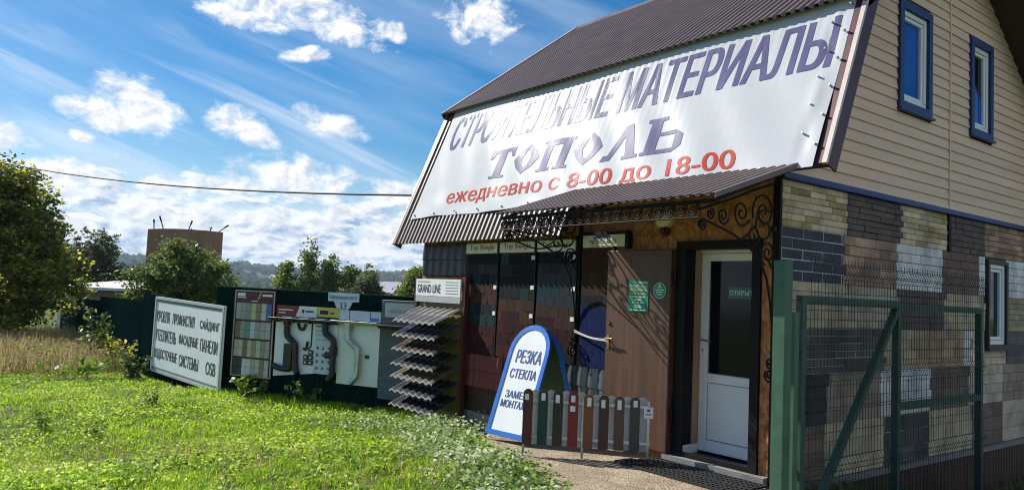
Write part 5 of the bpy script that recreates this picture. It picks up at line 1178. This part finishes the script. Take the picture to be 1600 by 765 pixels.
dry = leafmat('dry weed stalks', [(.20, .13, .10), (.30, .22, .14), (.40, .36, .14), (.24, .28, .07)], .4, .7, .1)
lawn = leafmat('sunlit lawn blades', [(.07, .18, .010), (.22, .43, .016), (.36, .57, .022), (.48, .58, .05)], .48, .55, .15)
x, y, d = scatter(620000, -19, 2.0, -8.6, .3)
dens = vnoise(x, y, 1.4, 1) * .6 + vnoise(x, y, 4.5, 2) * .4; k = (dens > .27 + .26 * rng.random(len(x))); x, y, d, dens = x[k], y[k], d[k], dens[k]
hh = (.028 + .065 * vnoise(x, y, .9, 4)) * (.55 + .9 * vnoise(x, y, 4, 5)); print('blades', len(x))
blades(np.stack([x, y, gz(x, y) - .005], -1), hh, .008 * (1 + (d - 7) * .06), 1.15, 'grass', lawn, 'bright short lawn in front of the fences', 'grass')
x, y, d = scatter(26000, -19, 1.8, -8.6, .2); k = vnoise(x, y, .8, 30) > .45; x, y = x[k], y[k]
blades(np.stack([x, y, gz(x, y)], -1), .10 + .09 * vnoise(x, y, 1.3, 31), .006, .9, 'dry_stems', dry, 'thin dry stems and longer blades scattered through the lawn', 'grass')
# low broad weeds and clover through the lawn
x, y, d = scatter(330000, -19, 1.5, -8.6, .2); dens = vnoise(x, y, 1.1, 8) * .6 + vnoise(x, y, 5.5, 18) * .4; k = dens > .36 + .24 * rng.random(len(x)); x, y = x[k], y[k]
V, F = leaves(np.stack([x, y, gz(x, y) + .015 + .065 * rng.random(len(x)) ** 1.5], -1), .021, flat=.35)
o = np_mesh('clover', V, F, leafmat('clover leaves', [(.07, .16, .014), (.22, .38, .026), (.36, .52, .04), (.52, .60, .16)], .45)); tag(o, 'low clover and broad weeds through the lawn', 'ground cover', kind='stuff')
# pale variegated ground cover spilling over the rim of the apron
pts = []
line = [(-5.9, -1.0), (-5.2, -.85), (-4.6, -.75), (-4.1, -.85), (-3.7, -1.12), (-3.2, -1.42), (-2.7, -1.62), (-2.2, -1.72), (-1.7, -1.85), (-1.3, -1.95), (-.8, -2.3), (-.2, -2.8)]
for (a, c), (e, f_) in zip(line, line[1:]):
    for _ in range(46):
        t = rng.random(); q = np.array([a + (e - a) * t + rng.normal() * .24, c + (f_ - c) * t + rng.normal() * .20 - .06]); hgt = .04 + (.24 if a < -3.9 else .11) * rng.random()
        pts.append(np.array([q[0], q[1], gzf(*q)]) + rng.normal(size=(22, 3)) * np.array([.075, .075, 0]) + np.array([0, 0, 1]) * (hgt * rng.random((22, 1)) + .015))
V, F = leaves(np.concatenate(pts), .026, flat=.30, up=.6); o = np_mesh('goutweed', V, F, leafmat('pale variegated leaves', [(.08, .17, .026), (.17, .29, .055), (.30, .40, .13), (.66, .68, .54)], .35)); tag(o, 'pale variegated ground cover along the rim of the apron', 'ground cover', kind='stuff')
# tall grass along the fence foot
n = 7000; s = rng.uniform(-.4, 4.4, n); off = np.abs(rng.normal(size=n)) * .22 + .05; q = np.array(P0)[None] + np.array(DF)[None] * s[:, None] + np.array(FN)[None] * off[:, None]; kk = vnoise(s, s * 0, 2.6, 9) > .38; q = q[kk]
blades(np.stack([q[:, 0], q[:, 1], gz(q[:, 0], q[:, 1])], -1), .15, .009, .9, 'tall_grass', lawn, 'taller grass left standing along the fence foot', 'grass')
# dry weeds on the far left
n = 46000; x = rng.uniform(-31, -13.2, n); y = rng.uniform(-13, -1.2, n); edge = -13.6 - 1.2 * vnoise(y, y * 0, .5, 12) ; k = (y < fence_y(x) - .15) & (x < edge) & (vnoise(x, y, .8, 13) > .22); x, y = x[k], y[k]
blades(np.stack([x, y, gz(x, y)], -1), .34 + .46 * vnoise(x, y, .5, 14) * sm((-13.2 - x) / 4), .016, .55, 'dry_weeds', dry, 'tall dry brownish weeds in front of the far left tree', 'weeds')
n = 52000; x = rng.uniform(-31, -13.5, n); y = rng.uniform(-13, -1.2, n); k = (y < fence_y(x) - .1) & (vnoise(x, y, .7, 15) > .40) & (x < -13.8); x, y = x[k], y[k]
V, F = leaves(np.stack([x, y, gz(x, y) + .62 * rng.random(len(x)) ** 1.3], -1), .030, flat=.5); o = np_mesh('undergrowth', V, F, leafmat('undergrowth leaves', [(.07, .11, .02), (.19, .23, .04), (.33, .31, .09), (.24, .15, .10)], .4, .6, .1)); tag(o, 'mixed leafy undergrowth among the dry weeds', 'undergrowth', kind='stuff')
# single weeds one can tell apart
def weed(x, y, h, nl, ls, lm, label, spread=.22, name='weed_plant', group=None):
    z0 = gzf(x, y); t = empty(name, (x, y, z0), label, 'plant', group); b = MB(); P = []
    for k in range(5):
        e = Vector((x + rng.normal() * spread, y + rng.normal() * spread, z0 + h * rng.uniform(.65, 1.05))); m_ = Vector((x, y, z0)) * .5 + e * .5 + Vector((rng.normal() * .03, rng.normal() * .03, .05)); b.tube([(x, y, z0 - .03), m_, e], [.011 * h, .008 * h, .003 * h], mat('weed stem', (.13, .17, .05), .8), 5)
        for _ in range(nl): u = rng.random() ** .7; c = Vector((x, y, z0)) * (1 - u) + e * u; P.append((c.x + rng.normal() * ls * 1.1, c.y + rng.normal() * ls * 1.1, c.z + rng.normal() * .03))
    b.build('stem', t); V, F = leaves(np.array(P), ls, flat=.5); np_mesh('foliage', V, F, lm, t); return t
weed(-17.6, -2.35, 1.35, 60, .07, lf_mid, 'tall dark weed in front of the stepped fence')
weed(-15.2, -2.5, .9, 50, .06, lf_yel, 'yellowish weed between the tall weed and the white board')
weed(-8.95, -1.48, .46, 30, .055, lf_brt, 'bright weed growing under the siding swatch board')
for (x_, y_), h_, lab in (((-7.2, -4.7), .30, 'small leafy weed standing alone in the lawn, leftmost of three'), ((-6.6, -4.2), .22, 'lowest of the three small weeds standing in the lawn'), ((-8.6, -3.1), .24, 'small weed in the lawn nearest to the white services board')):
    weed(x_, y_, h_, 26, .024, lf_brt, lab, .10)
weed(-7.9, -.95, .45, 22, .05, lf_mid, 'short weed at the fence foot under the gutter boards')
weed(-13.1, -2.45, .6, 45, .06, lf_mid, 'leafy weed at the far lower corner of the white board')
weed(-13.5, -3.2, .42, 16, .085, leafmat('burdock leaves', [(.05, .12, .016), (.12, .22, .028), (.22, .32, .06)], .38), 'broad-leaved burdock clump at the upper edge of the lawn', .42, 'burdock')
# dark rough grass by the gable foot
n = 26000; x = rng.uniform(.12, 3.2, n); y = rng.uniform(.2, 7.5, n); k = vnoise(x, y, 1.6, 20) > .3; x, y = x[k], y[k]
blades(np.stack([x, y, gz(x, y)], -1), .13, .009, .9, 'rough_grass', lf_mid, 'rough shaded grass at the foot of the patchwork wall', 'grass')

# ================================================================== AIR: distant hills fade to blue
b = MB(); hm_ = bpy.data.materials.new('thin blue air'); hm_.use_nodes = True; nt = hm_.node_tree
nt.nodes.remove(nt.nodes['Principled BSDF']); pv = nt.nodes.new('ShaderNodeVolumePrincipled'); pv.inputs['Density'].default_value = HAZE
pv.inputs['Color'].default_value = (.62, .78, 1.0, 1); pv.inputs['Anisotropy'].default_value = .2; nt.links.new(pv.outputs[0], nt.nodes['Material Output'].inputs['Volume'])
b.box((-4700, -4700, -46.5), (4700, 4700, 135), hm_); o = b.build('haze', None); tag(o, 'thin blue air over the valley', 'haze', kind='stuff')
